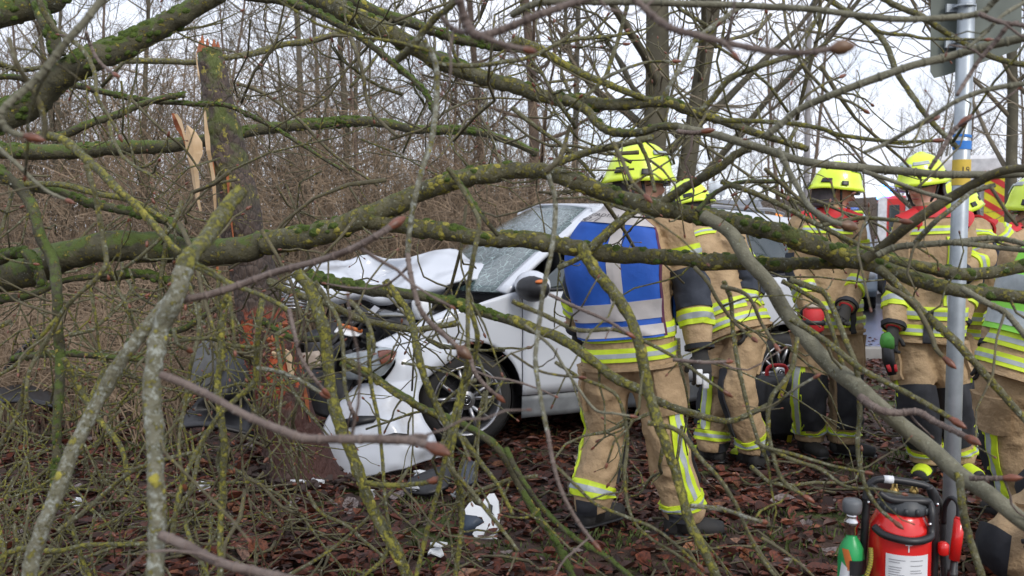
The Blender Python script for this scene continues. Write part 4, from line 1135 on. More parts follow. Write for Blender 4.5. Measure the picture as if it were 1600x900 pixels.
def glove(parent, wr, d, palm_n, mat, seed, side, tips=None):
    """five-fingered work glove hanging from wrist wr in direction d"""
    d = d.normalized(); n = (palm_n - d * palm_n.dot(d)).normalized(); s = d.cross(n) * side
    m_ = MB(); r = random.Random(seed)
    rows = [(wr - d * .03, .040, .034), (wr + d * .02, .038, .026), (wr + d * .06, .046, .022), (wr + d * .105, .047, .020), (wr + d * .115, .040, .014)]
    Loft(rows, n, 12, 16, 0).into(m_)
    for k, (o, L_) in enumerate(((-.034, .070), (-.011, .082), (.012, .078), (.033, .062))):
        b = wr + d * .10 + s * o; c = r.uniform(.3, .8)
        p1 = b + (d + n * c * .3).normalized() * L_ * .42
        p2 = p1 + (d + n * c * 1.1).normalized() * L_ * .32
        p3 = p2 + (d * .5 + n * c * 1.9).normalized() * L_ * .30
        m_.tube([b - d * .02, b, p1, p2, p3, p3 + (p3 - p2) * .12], [.0115, .0118, .0112, .0105, .0095, .005], 8)
    b = wr + d * .045 - s * .036
    p1 = b + (d * .6 - s * .7 + n * .4).normalized() * .034; p2 = p1 + (d * .95 - s * .15 + n * .5).normalized() * .034
    m_.tube([b + s * .012, b, p1, p2, p2 + (p2 - p1) * .15], [.015, .0145, .0125, .0115, .006], 8)
    g = m_.build('glove', mat, parent)
    c = MB(); Loft([(wr - d * .055, .052, .046), (wr - d * .01, .050, .042), (wr + d * .005, .044, .036)], n, 6, 16, 0).into(c)
    c.build('glove_cuff', M['red'] if seed % 2 else M['black'], g)
    return g

def helmet(parent, c, yaw, pitch, tilt=0.0, curtain=True, visor=True, sc=1.0):
    """fire helmet; local +y faces forward"""
    Rm = Matrix.Rotation(-yaw, 3, 'Z') @ Matrix.Rotation(pitch, 3, 'X') @ Matrix.Rotation(tilt, 3, 'Y')
    W_ = lambda x, y, z: c + Rm @ (Vector((x, y, z)) * sc)
    def H(a, e, off=0.0):                                            # a azimuth from the front, e 0 rim .. 1 top
        ca, sa = math.cos(a), math.sin(a)
        ph = e * math.pi / 2
        rim = -.030 + .012 * ca - .030 * max(0, -ca) ** 2 - .012 * (1 - abs(ca))
        ry = (.162 if ca > 0 else .158) + off; rx = .128 + off
        fl = 1 + .15 * max(0, 1 - e * 5) ** 1.5
        ridge = .010 * math.exp(-(sa / .22) ** 2) * math.sin(ph)
        return W_(rx * fl * sa * math.cos(ph) ** .70, ry * fl * ca * math.cos(ph) ** .70, rim * (1 - e) + (.142 + off + ridge) * math.sin(ph))
    m_ = MB()
    o = [[H(2 * math.pi * k / 36, i / 12 * .995) for k in range(36)] for i in range(13)]
    inn = [[H(2 * math.pi * k / 36, i / 12 * .995, -.012) for k in range(36)] for i in range(13)]
    m_.rings(list(reversed(inn)) + o, True, True)
    h = m_.build('helmet', M['helmet'], parent)
    def hp(name, a0, a1, e0, e1, mat, off=.004, n=10):
        q = MB(); a0, a1 = R(a0), R(a1)
        q.grid(lambda u, v: H(a0 + (a1 - a0) * u, e0 + (e1 - e0) * v, off), n, 5); return q.build(name, mat, h, solid=.006 * sc)
    for s in (1, -1):
        hp('helmet_vent', s * 112, s * 136, .14, .24, M['black'])
        hp('helmet_stripe', s * 16, s * 66, .50, .60, M['silver'], .0035)
        hp('lamp_clip', s * 76, s * 90, .10, .20, M['black'], .008, 4)
    hp('helmet_badge', -14, 14, .30, .52, M['silver'], .004)
    hp('rear_clip', 168, 192, .02, .14, M['black'], .008, 4)
    if visor:
        q = MB(); q.grid(lambda u, v: W_(.128 * math.sin(R(-75 + 150 * u)), .158 * math.cos(R(-75 + 150 * u)) - .0, -.012 - .030 * v), 14, 3)
        q.build('visor', M['glass'], h, solid=.004)
    if curtain:
        q = MB()
        def cu(u, v):
            a = R(98 + 164 * u)
            return W_((.118 - .012 * math.sin(v * 3.1) + .012 * v) * math.sin(a), (.146 - .022 * v) * math.cos(a) + .004 * math.sin(u * 40) * v, -.035 - .155 * v * (1 - .25 * abs(u - .5) * 2))
        q.grid(cu, 30, 6); q.build('neck_curtain', M['hood_cloth'], h, solid=.006)
    q = MB()
    for s in (1, -1):
        q.tube([W_(s * .108, .01, -.03), W_(s * .092, .03, -.10), W_(s * .05, .055, -.158), W_(0, .07, -.168)], .008, 6)
    q.build('chin_strap', M['black'], h)
    return h

def firefighter(label, d, J, face, hyaw, hpitch=0.0, seed=1, voxel=.013, feet=(None, None), opts=(), htilt=0.0, no_head=False, boots_z=True):
    """J maps joint -> (px, py, depth offset); L and R are the person's own sides; face/hyaw: 0 looks away, 90 to the right, 180 to the camera"""
    W = {k: at(v[0], v[1], d + v[2]) for k, v in J.items()}
    bx_, by_ = (W['anL'].x + W['anR'].x) / 2, (W['anL'].y + W['anR'].y) / 2
    base = Vector((bx_, by_, gz(bx_, by_)))
    for k in W: W[k] = W[k] - base
    if boots_z:
        for k in ('anL', 'anR'): W[k].z = max(W[k].z, .11)
    e = thing('person', label, 'person', base)
    F = Vector((math.sin(R(face)), math.cos(R(face)), 0)); Rt = Vector((F.y, -F.x, 0))
    body = MB(); segs = []
    pel, ch, nk = W['pelvis'], W['chest'], W['neck']
    up = (ch - pel).normalized()
    hem = pel - up * .10
    tor = Loft([(hem, .222, .178), (pel + up * .02, .212, .168), (pel.lerp(ch, .45), .204, .158), (ch, .222, .160), (ch.lerp(nk, .60), .178, .132), (nk.lerp(ch, .10), .085, .085), (nk + (nk - ch).normalized() * .03, .066, .068)],
               F, 34, 36, .016, seed * 3.1, .8, 2.5)
    tor.into(body)
    limbs = {}
    for s in 'LR':
        sg = 1 if s == 'R' else -1
        sh, el, wr = W['sh' + s], W['el' + s], W['wr' + s]
        arm = Loft([(sh.lerp(ch, .22) + Vector((0, 0, .01)), .075, .075), (sh, .082, .084), (sh.lerp(el, .5), .077, .078), (el, .073, .074), (el.lerp(wr, .5), .069, .068), (wr, .058, .058)], F, 28, 24, .015, seed + sg * 2.3, 1.3)
        arm.into(body); limbs['arm' + s] = arm
        hp, kn, an = W['hip' + s], W['kn' + s], W['an' + s]
        leg = Loft([(hp + Vector((0, 0, .07)), .115, .13), (hp, .122, .135), (hp.lerp(kn, .55), .104, .110), (kn, .094, .102), (kn.lerp(an, .5), .094, .100), (an + Vector((0, 0, .05)), .092, .098), (an + Vector((0, 0, -.03)), .086, .092)], F, 40, 28, .018, seed * 1.7 + sg, 1.1)
        leg.into(body); limbs['leg' + s] = leg
        fd = feet[0 if s == 'L' else 1]
        fd = F + Rt * (.2 * sg) if fd is None else (fd if isinstance(fd, Vector) else Vector((math.sin(R(fd)), math.cos(R(fd)), 0)))
        fd = fd.normalized()
        b0 = an + Vector((0, 0, -.055))
        bt = Loft([(b0 - fd * .085, .030, .030), (b0 - fd * .07, .050, .055), (b0 - fd * .0, .053, .062), (b0 + fd * .08 - Vector((0, 0, .008)), .052, .050), (b0 + fd * .15 - Vector((0, 0, .014)), .052, .043), (b0 + fd * .195 - Vector((0, 0, .016)), .036, .034)], Vector((0, 0, 1)), 18, 18, 0)
        limbs['boot' + s] = (bt, b0, fd, an)
    hc = None
    if not no_head:
        hc = W['head']
        Hm = Matrix.Rotation(-R(hyaw), 3, 'Z') @ Matrix.Rotation(R(hpitch), 3, 'X')
        hw_ = lambda x, y, z: hc + Hm @ Vector((x, y, z))
        HF = Hm @ Vector((0, 1, 0))
        # skull, jaw, nose and ears of one head
        Loft([(hw_(0, .030, -.135), .030, .035), (hw_(0, .022, -.115), .052, .072), (hw_(0, .010, -.07), .066, .090), (hw_(0, .004, -.01), .076, .099), (hw_(0, -.004, .05), .076, .100), (hw_(0, -.008, .09), .055, .075), (hw_(0, -.008, .105), .02, .03)], HF, 22, 24, 0).into(body)
        Loft([(nk - Vector((0, 0, .05)), .062, .064), (nk.lerp(hc, .5), .058, .062), (hw_(0, -.01, -.05), .056, .06)], F, 8, 18, 0).into(body)
        Loft([(hw_(0, .100, .020), .010, .010), (hw_(0, .112, -.012), .014, .014), (hw_(0, .122, -.034), .017, .016), (hw_(0, .105, -.046), .014, .010)], Hm @ Vector((1, 0, 0)), 8, 10, 0).into(body)
        for sg in (1, -1): body.ellipsoid(hw_(.078 * sg, -.012, -.015), (.010, .020, .032), Hm, 8, 10)
    # one continuous body
    tmp = body.build('body', [M['tan'], M['skin'], M['dark'], M['navy']], None)
    rmd = tmp.modifiers.new('remesh', 'REMESH'); rmd.mode = 'VOXEL'; rmd.voxel_size = voxel; rmd.use_smooth_shade = True
    sm = tmp.modifiers.new('smooth', 'SMOOTH'); sm.factor = .5; sm.iterations = 2
    dg = bpy.context.evaluated_depsgraph_get()
    me = bpy.data.meshes.new_from_object(tmp.evaluated_get(dg))
    bpy.data.objects.remove(tmp)
    me.name = 'body'
    for m_ in list(me.materials): pass
    me.materials.clear()
    for k in ('tan', 'skin'): me.materials.append(M[k])
    idx = []
    for p in me.polygons:
        c = p.center; mi = 0
        if hc is not None:
            ax = hc - nk; t_ = (c - nk).dot(ax) / ax.length_squared
            if t_ > .22 and (c - (nk + ax * min(t_, 1))).length < .135: mi = 1
        idx.append(mi)
    me.polygons.foreach_set('material_index', idx)
    me.polygons.foreach_set('use_smooth', [True] * len(me.polygons))
    bo = bpy.data.objects.new('body', me); COL.objects.link(bo); bo.parent = e
    # boots
    for s in 'LR':
        bt, b0, fd, an = limbs['boot' + s]
        m_ = MB(); bt.into(m_); m_.tube([b0 + Vector((0, 0, -.02)), b0 + Vector((0, 0, .12))], [.06, .075], 14)
        bo_ = m_.build('boot', M['rubber'], e)
        m_ = MB(); Loft([(b0 - fd * .092, .03, .010), (b0 - fd * .06, .052, .012), (b0 + fd * .06, .056, .012), (b0 + fd * .16, .054, .012), (b0 + fd * .207, .030, .010)], Vector((0, 0, 1)), 10, 14, 0).into(m_)
        m_.v = [(x, y, z - .042) for x, y, z in m_.v]; m_.build('boot_sole', M['black'], bo_)
        if 'limetoe' in opts: bt.patch('toe_cap', .62, .92, -75, 75, M['lime'], bo_, .004, 6, 10)
    # helmet, face, gloves
    if hc is not None:
        if 'nohelmet' not in opts: helmet(e, hw_(0, .0, .035), R(hyaw), R(hpitch), R(htilt), curtain='nocurtain' not in opts)
        for sg in (1, -1):
            m_ = MB(); m_.ellipsoid(hw_(.032 * sg, .091, .008), (.014, .009, .007), Hm, 6, 8); m_.build('eye', simple('eye', (.05, .035, .03), None, .2) if 'eye' not in bpy.data.materials else bpy.data.materials['eye'], e)
            m_ = MB(); m_.tube([hw_(.014 * sg, .100, .026), hw_(.034 * sg, .097, .031), hw_(.052 * sg, .084, .024)], .005, 6); m_.build('eyebrow', M['hood_cloth'], e)
        m_ = MB(); m_.ellipsoid(hw_(0, .098, -.075), (.024, .008, .006), Hm, 6, 10); m_.build('mouth', simple('lips', (.36, .13, .11), None, .5) if 'lips' not in bpy.data.materials else bpy.data.materials['lips'], e)
    for s in 'LR':
        wr, el = W['wr' + s], W['el' + s]
        sg = 1 if s == 'R' else -1
        glove(e, wr, (wr - el), F + Rt * (-.6 * sg), M['rubber'] if 'greenglove' not in opts else M['rubber'], seed + (s == 'R'), sg)
    # turnout gear details
    stripe(tor, 'hem_tape', .075, .150, -180, 180, e, na=40)
    stripe(tor, 'hem_tape', .185, .260, -180, 180, e, na=40)
    m_ = tor.patch('jacket_hem', -.0, .035, -180, 180, M['tan'], e, .014, 3, 40)
    if 'novest' not in opts and 'vest' not in opts and 'hivis' not in opts:
        stripe(tor, 'chest_tape', .60, .66, -180, 180, e, na=40)
    for s in 'LR':
        arm, leg = limbs['arm' + s], limbs['leg' + s]
        out = (90 if 'vest' not in opts else 128) if s == 'R' else -90
        stripe(arm, 'sleeve_tape', .34, .42, -180, 180, e, na=24)
        stripe(arm, 'sleeve_tape', .74, .84, -180, 180, e, na=24)
        arm.patch('elbow_patch', .45, .725, 80, 280, M['navy'], e, .009, 8, 16)
        arm.patch('sleeve_cuff', .955, 1.0, -180, 180, M['dark'], e, .010, 2, 20)
        stripe(leg, 'trouser_tape', .77, .85, -180, 180, e, na=28)
        leg.patch('knee_patch', .40 if 'kneel' not in opts else .46, .73 if 'kneel' not in opts else .68, -78, 78, M['dark'], e, .018 if 'kneel' in opts else .012, 10, 16)
        if 'kneel' not in opts: stripe(leg, 'side_tape', .30, .765, out - 22, out + 22, e, along=True)
        leg.patch('cuff_patch', .87, .985, 150, 210, M['dark'], e, .009, 5, 6)
        leg.patch('pocket', .20, .37, out - 48, out + 42, M['tan'], e, .022, 6, 12, rim=.024)
    if 'yoke' in opts:
        tor.patch('red_yoke', .75, .93, -180, 180, M['red'], e, .014, 8, 40)
        for s in 'LR': limbs['arm' + s].patch('shoulder_yoke', .07, .18, -180, 180, M['red'], e, .012, 4, 20)
    if 'zip' in opts: tor.patch('front_flap', -.04, .24, -8, 5, M['dark'], e, .016, 14, 3)
    if 'zip' in opts:
        stripe(tor, 'front_tape', .27, .58, 20, 32, e, along=True)
        for a in (-46, 38): tor.patch('chest_pocket', .44, .57, a - 16, a + 16, M['tan'], e, .024, 5, 10, rim=.02)
    return e, tor, limbs, W, F, Rt

# 1 -- the man in the blue vest, seen from behind
p1, tor, limbs, W, F, Rt = firefighter('firefighter in a blue and silver vest seen from behind, walking past the white car', 4.27, {
    'head': (996, 283, .0), 'neck': (978, 326, .0), 'chest': (970, 405, .0), 'pelvis': (984, 538, .0),
    'shL': (930, 366, .14), 'elL': (906, 442, .18), 'wrL': (904, 515, .30), 'shR': (1052, 352, -.04), 'elR': (1082, 455, -.06), 'wrR': (1093, 546, -.14),
    'hipL': (950, 566, .03), 'knL': (945, 672, .10), 'anL': (926, 786, .02), 'hipR': (1022, 566, -.02), 'knR': (1042, 690, -.06), 'anR': (1066, 818, -.02)},
    22, 92, -6, seed=1, voxel=.0115, feet=(50, 92), opts=('vest',))
v0 = tor.patch('vest', .20, .91, 74, 230, M['blue'], p1, .030, 18, 40, rim=.02)
tor.patch('vest_front', .22, .86, -72, 62, M['blue'], p1, .026, 12, 24, rim=.02)
def vp(name, t0, t1, a0, a1, mat, off=.0335, nt=8, na=30): return tor.patch(name, t0, t1, a0, a1, mat, v0, off, nt, na, rim=.006)
vp('vest_yoke', .695, .92, 64, 231, M['vest_grey'])
vp('vest_stripe', .36, .696, 177, 191, M['vest_grey'])
vp('vest_stripe', .288, .36, 87, 231, M['vest_grey'])
vp('vest_stripe', .212, .262, 87, 231, M['vest_grey'])
tor.patch('vest_trim', .20, .86, 230, 234, simple('vest_trim', (.10, .02, .06), None, .7), v0, .032, 16, 2)
for line, t, size in (('NEUSTADT/AI', .778, .046), ('40 /1', .722, .056)):
    vs, fs = text_mesh(line, size)
    m_ = MB(); m_.add([tor.P(t + y / tor.L, R(139) + x / .185, .039) for x, y in vs], fs); m_.build('lettering', M['ink'], v0, smooth=False)
tor.patch('blue_collar', .88, .985, 60, 250, M['blue'], p1, .022, 5, 20)
m_ = MB(); c = W['wrR'] + Vector((0, 0, -.12))
for k in range(2): m_.box(c + Vector((-.01 + .03 * k, -.05, -.02 * k)), (.03, .012, .07), rz=.3, bev=.003)
m_.build('glove_tab', M['white_pl'], p1)
# 2 -- leaning into the car behind him
firefighter('firefighter leaning into the white car behind the blue vested colleague', 5.60, {
    'head': (1078, 322, .30), 'neck': (1092, 350, .22), 'chest': (1112, 405, .12), 'pelvis': (1146, 500, .0),
    'shL': (1070, 384, .25), 'elL': (1055, 445, .38), 'wrL': (1030, 480, .52), 'shR': (1142, 374, .0), 'elR': (1172, 440, -.02), 'wrR': (1166, 500, -.12),
    'hipL': (1128, 524, .06), 'knL': (1118, 610, .10), 'anL': (1112, 706, .06), 'hipR': (1162, 524, -.04), 'knR': (1152, 605, -.14), 'anR': (1176, 706, -.06)},
    -42, -40, -22, seed=2, feet=(-60, -20), opts=('limetoe',))
# 3
firefighter('firefighter with red yoke and grey neck cloth looking right beside the car', 5.85, {
    'head': (1305, 296, .0), 'neck': (1300, 328, .0), 'chest': (1297, 390, .0), 'pelvis': (1296, 494, .0),
    'shL': (1330, 352, -.04), 'elL': (1340, 425, -.04), 'wrL': (1322, 480, -.26), 'shR': (1255, 352, .03), 'elR': (1250, 425, -.02), 'wrR': (1268, 492, -.20),
    'hipL': (1315, 516, .0), 'knL': (1322, 612, -.06), 'anL': (1318, 700, .0), 'hipR': (1272, 516, .0), 'knR': (1262, 610, -.06), 'anR': (1264, 696, .05)},
    148, 96, -12, seed=3, feet=(120, 170), opts=('yoke', 'zip'))
# 4
firefighter('firefighter with red yoke looking down to the left, beside the steel pole', 5.38, {
    'head': (1442, 285, .0), 'neck': (1450, 325, .0), 'chest': (1450, 392, .0), 'pelvis': (1444, 506, .0),
    'shL': (1500, 352, .0), 'elL': (1512, 432, .06), 'wrL': (1496, 505, -.05), 'shR': (1421, 354, -.02), 'elR': (1406, 440, .02), 'wrR': (1396, 512, -.12),
    'hipL': (1470, 530, .0), 'knL': (1492, 628, -.05), 'anL': (1497, 730, .02), 'hipR': (1424, 530, .0), 'knR': (1432, 630, -.08), 'anR': (1446, 728, .0)},
    196, 236, -16, seed=4, feet=(170, 215), opts=('yoke', 'zip', 'limetoe'))
# 5
firefighter('firefighter reaching out behind the steel pole, helmet half hidden by the pole', 5.72, {
    'head': (1496, 326, .0), 'neck': (1514, 352, .0), 'chest': (1540, 402, .02), 'pelvis': (1540, 506, .08),
    'shL': (1582, 374, .02), 'elL': (1590, 436, -.10), 'wrL': (1570, 480, -.26), 'shR': (1526, 362, -.14), 'elR': (1536, 402, -.34), 'wrR': (1500, 430, -.50),
    'hipL': (1556, 528, .10), 'knL': (1552, 624, .0), 'anL': (1554, 722, .12), 'hipR': (1522, 528, .08), 'knR': (1518, 622, -.02), 'anR': (1532, 728, .05)},
    222, 240, -24, seed=5, feet=(190, 200), opts=('yoke', 'limetoe'))
# 6 -- at the right edge, in a green vest
p6, tor, limbs, W, F, Rt = firefighter('firefighter in a bright green and grey vest standing at the right edge', 4.30, {
    'head': (1632, 328, .0), 'neck': (1655, 366, .0), 'chest': (1650, 436, .0), 'pelvis': (1606, 566, .0),
    'shL': (1592, 402, .02), 'elL': (1580, 470, .10), 'wrL': (1550, 545, .04), 'shR': (1725, 400, .0), 'elR': (1705, 490, .0), 'wrR': (1690, 580, -.1),
    'hipL': (1572, 600, .0), 'knL': (1572, 700, .05), 'anL': (1590, 815, .05), 'hipR': (1640, 600, .0), 'knR': (1646, 710, .0), 'anR': (1650, 822, .0)},
    -20, -35, -4, seed=6, feet=(-20, 20), opts=('hivis',))
v6 = tor.patch('vest', .26, .88, -180, 180, M['hivis'], p6, .032, 16, 44, rim=.02)
for t0, t1 in ((.285, .35), (.385, .47)): tor.patch('vest_stripe', t0, t1, -180, 180, M['silver'], v6, .036, 4, 44, rim=.006)
tor.patch('vest_stripe', .47, .86, 150, 175, M['silver'], v6, .036, 8, 6, rim=.006)
# 7 -- kneeling, only a knee in view
firefighter('kneeling firefighter whose bent knee shows at the lower right corner', 3.55, {
    'head': (1790, 540, .0), 'neck': (1785, 590, .0), 'chest': (1765, 660, .0), 'pelvis': (1720, 800, .05),
    'shL': (1690, 630, .0), 'elL': (1670, 730, -.1), 'wrL': (1640, 800, -.2), 'shR': (1850, 630, .1), 'elR': (1860, 740, .1), 'wrR': (1800, 820, .0),
    'hipL': (1672, 762, .0), 'knL': (1578, 856, -.08), 'anL': (1690, 920, .18), 'hipR': (1760, 810, .1), 'knR': (1640, 760, .25), 'anR': (1640, 900, .22)},
    -72, -75, -10, seed=7, feet=(100, -70), opts=('kneel',))
# things held or standing by them
t = thing('equipment_bag', 'black equipment bag with yellow straps standing behind the rear wheel of the car', 'bag', (at(1213, 640, 6.25).x, 6.25, 0), R(14))
m_ = MB(); m_.box((0, 0, .24), (.34, .24, .46), bev=.05); m_.build('bag_body', M['black'], t)
m_ = MB(); m_.box((0, -.13, .20), (.24, .06, .26), bev=.025); m_.build('front_pocket', M['dark'], t)
for x, k in ((-.08, .18), (.07, .1)):
    m_ = MB(); m_.box((x, -.128, .25), (.03, .012, .47), rot=Matrix.Rotation(k * 2, 3, 'Y')); m_.build('strap', M['yellow_pl'], t)
m_ = MB(); m_.tube(catmull([(-.08, 0, .46), (-.06, 0, .53), (.06, 0, .53), (.08, 0, .46)], 6), .014, 8); m_.build('handle', M['red'], t)
P3 = at(1271, 500, 5.52)
t = thing('red_pouch', 'red pouch with a black band held low by the firefighter beside the car', 'pouch', P3)
m_ = MB(); m_.box((0, 0, 0), (.12, .09, .17), bev=.025); m_.build('pouch_body', M['red'], t)
m_ = MB(); m_.box((0, 0, -.015), (.126, .096, .045), bev=.012); m_.build('band', M['black'], t)
m_ = MB(); m_.box((0, -.005, .085), (.10, .08, .03), bev=.012); m_.build('flap', M['tan_pl'], t)
P4 = at(1386, 545, 5.15)
t = thing('hand_tool', 'black tool with a green guard and red tips hanging from a firefighter hand', 'tool', P4)
m_ = MB(); m_.tube([(-.01, 0, .09), (0, 0, .06), (0, 0, .03), (.005, 0, .0)], [.022, .040, .042, .034], 12, lump=.2); m_.build('green_guard', simple('green_rubber', (.08, .32, .05), (.05, .2, .03), .6, 20), t)
m_ = MB(); m_.tube([(0, 0, .03), (.01, 0, -.06), (.03, -.01, -.15)], [.032, .036, .024], 12); m_.build('grip', M['black'], t)
for x in (.0, .035):
    m_ = MB(); m_.tube([(x, -.02, -.09), (x + .008, -.03, -.13)], [.014, .010], 8); m_.build('red_tip', M['red'], t)

# ================================================================== THE BROKEN TREE
SB = at(474, 742, 5.25)
SB.z = gz(SB.x, SB.y)
trunk_mat = None
def trunkmat():
    m, n, l, b = newmat('scarred_trunk_bark')
    v = coords(n, l, (1, 1, .35))
    vo = n.new('ShaderNodeTexVoronoi'); vo.feature = 'DISTANCE_TO_EDGE'; vo.inputs['Scale'].default_value = 26; l.new(coords(n, l, (1, 1, .6)), vo.inputs['Vector'])
    base = mixc(n, l, ramp(n, l, nz(n, l, v, 9, 6), .3, .7), (.100, .070, .054), (.052, .036, .029))
    base = mixc(n, l, ramp(n, l, vo.outputs['Distance'], 0, .06, (1, 1, 1, 1), (0, 0, 0, 1)), base, (.025, .02, .018))
    o = coords(n, l)
    sx = n.new('ShaderNodeSeparateXYZ'); l.new(o, sx.inputs['Vector'])
    def band(z0, z1):
        a = n.new('ShaderNodeMapRange'); a.inputs['From Min'].default_value = z0; a.inputs['From Max'].default_value = z1; l.new(sx.outputs['Z'], a.inputs['Value']); return a.outputs['Result']
    def mul(a, c):
        q = n.new('ShaderNodeMath'); q.operation = 'MULTIPLY'; l.new(a, q.inputs[0]); l.new(c, q.inputs[1]); return q.outputs[0]
    # scraped reddish lower stem
    low = band(1.05, .75)
    base = mixc(n, l, mul(low, ramp(n, l, nz(n, l, v, 7, 5), .3, .5)), base, (.056, .019, .013))
    t = mul(mul(band(1.06, .95), band(.44, .62)), ramp(n, l, nz(n, l, o, 13, 7, .65), .50, .54))
    base = mixc(n, l, t, base, mixc(n, l, nz(n, l, o, 30, 3), (.50, .10, .022), (.22, .035, .018)))
    # moss and yellow lichen higher up
    hi = band(1.55, 2.1)
    base = mixc(n, l, mul(hi, ramp(n, l, nz(n, l, o, 7, 6), .46, .58)), base, (.075, .095, .018))
    yl = mul(band(1.35, 1.6), ramp(n, l, nz(n, l, o, 17, 6, .7), .57, .61))
    base = mixc(n, l, yl, base, (.27, .235, .04))
    l.new(base, b.inputs['Base Color']); b.inputs['Roughness'].default_value = .7
    ad = n.new('ShaderNodeMath'); ad.operation = 'ADD'; l.new(vo.outputs['Distance'], ad.inputs[0]); l.new(nz(n, l, v, 50, 6), ad.inputs[1])
    bump(n, l, b, ad.outputs[0], 1.0, .02)
    return m
stump = thing('broken_trunk', 'standing trunk of the struck tree with torn orange wood and a snapped top', 'tree trunk', SB)
tp = [(480, 764, .245), (474, 742, .205), (464, 706, .182), (450, 660, .168), (438, 610, .158), (424, 560, .148), (410, 505, .138), (396, 440, .130), (382, 370, .124), (368, 300, .117), (356, 240, .108), (346, 190, .098), (338, 140, .086), (331, 100, .074), (327, 78, .066)]
pts = [(at(x, y, 5.25) - SB, r_) for x, y, r_ in tp]
sm_ = catmull([(*p, r_) for p, r_ in pts], 5)
m_ = MB(); m_.tube([s[:3] for s in sm_], [s[3] for s in sm_], 36, lump=.13, seed=3.0)
# torn jagged top
m_.build('stem', trunkmat(), stump)
rr = random.Random(9)
m_ = MB(); top = at(327, 78, 5.25) - SB
for k in range(9):
    a = 2 * math.pi * k / 9; c = top + Vector((.05 * math.cos(a), .05 * math.sin(a), -.02)); h = rr.uniform(.04, .10)
    m_.rings([[c + Vector((.022 * math.cos(q) , .022 * math.sin(q), 0)) for q in (0, 1.57, 3.14, 4.71)], [c + Vector((.004 * math.cos(q), .004 * math.sin(q), h)) for q in (0, 1.57, 3.14, 4.71)]])
m_.build('torn_top', M['wood_or'], stump, smooth=False)
def sliver(name, px, mat, Y0, th=.03, bulge=0.0):
    """flat splinter of wood through pixel outline (left edge, right edge pairs)"""
    m_ = MB(); ringz = []
    for xl, xr, y, dy in px:
        a, b = at(xl, y, Y0 + dy) - SB, at(xr, y, Y0 + dy) - SB
        mid = (a + b) / 2 + Vector((0, -bulge, 0)); bk = (a + b) / 2 + Vector((0, th, 0))
        ringz.append([a, a.lerp(mid, .6), mid, b.lerp(mid, .6), b, bk])
    m_.rings(ringz); return m_.build(name, mat, stump, smooth=False)
sliver('splinter', [(291, 294, 196, 0), (290, 306, 206, .0), (289, 316, 222, .0), (291, 317, 240, .0), (297, 309, 258, .0), (301, 312, 285, .02), (306, 312, 312, .03), (312, 314, 330, .04)], M['wood_new'], 5.00, .03, .012)
sliver('splinter', [(268, 272, 177, .02), (270, 279, 186, .02), (274, 285, 200, .03), (284, 290, 214, .03), (290, 294, 230, .03)], M['wood_or'], 5.02, .04)
sliver('splinter', [(272, 277, 178, .0), (277, 284, 188, .0), (284, 288, 204, .0), (289, 292, 222, .0)], M['wood_new'], 5.01, .01)
sliver('splinter', [(318, 320, 172, .0), (319, 323, 190, .0), (320, 328, 215, .0), (322, 329, 235, 0), (327, 332, 255, .02), (331, 337, 280, .03), (333, 338, 310, .04), (335, 338, 330, .05)], M['wood_new'], 5.07, .03)
sliver('torn_bark_strip', [(330, 333, 250, .0), (332, 336, 270, .0), (333, 336, 300, .0), (335, 339, 330, .0), (336, 338, 370, .0), (337, 341, 410, .0), (341, 343, 450, .0), (344, 345, 480, .0)], M['wood_or'], 5.13, .02)
sliver('torn_bark_strip', [(353, 357, 270, .0), (354, 359, 284, .0), (356, 357, 305, 0), (358, 362, 336, .0), (362, 364, 360, .0), (365, 366, 380, 0)], M['wood_or'], 5.11, .02)
sliver('splinter', [(306, 307, 82, 0), (307, 309, 100, .0), (309, 312, 118, .0), (312, 313, 128, .02)], M['wood_new'], 5.16, .01)
rq = random.Random(12)
for k in range(16):                                                   # ragged torn bark over the impact scar
    x0, y0 = rq.uniform(408, 446), rq.uniform(488, 575); hh = rq.uniform(6, 22)
    sliver('torn_bark_strip', [(x0, x0 + rq.uniform(2, 4), y0, 0), (x0 + rq.uniform(-2, 2), x0 + rq.uniform(4, 9), y0 + hh * .4, -.01), (x0 + rq.uniform(0, 3), x0 + rq.uniform(4, 7), y0 + hh * .75, 0), (x0 + 3, x0 + 4.5, y0 + hh, .01)], M['wood_or'] if k % 3 else M['wood_new'], 5.105 + .06 * abs(x0 - 424) / 40, .02, .006)
sliver('bare_wood_patch', [(446, 452, 548, 0), (446, 458, 560, 0), (450, 460, 580, .0), (452, 458, 592, .0)], M['wood_new'], 5.11, .02, .006)
sliver('torn_bark_strip', [(474, 478, 606, 0), (475, 482, 622, 0), (480, 484, 645, .0), (484, 485, 660, .0)], M['wood_or'], 5.17, .02)
# dark loose bark lying round the foot
m_ = MB()
for k in range(70):
    a = rr.uniform(2.6, 6.8); d = rr.uniform(.20, .40); c = Vector((d * math.cos(a), d * math.sin(a), .02 + rr.random() * .05))
    m_.box(c, (rr.uniform(.03, .10), rr.uniform(.02, .05), .012), rot=Matrix.Rotation(rr.uniform(0, 3), 3, 'Z') @ Matrix.Rotation(rr.gauss(0, .5), 3, 'X'))
tag(m_.build('bark_crumb', simple('dark_bark_crumb', (.05, .03, .024), (.03, .018, .014), .8, 20), stump, smooth=False), kind='stuff')

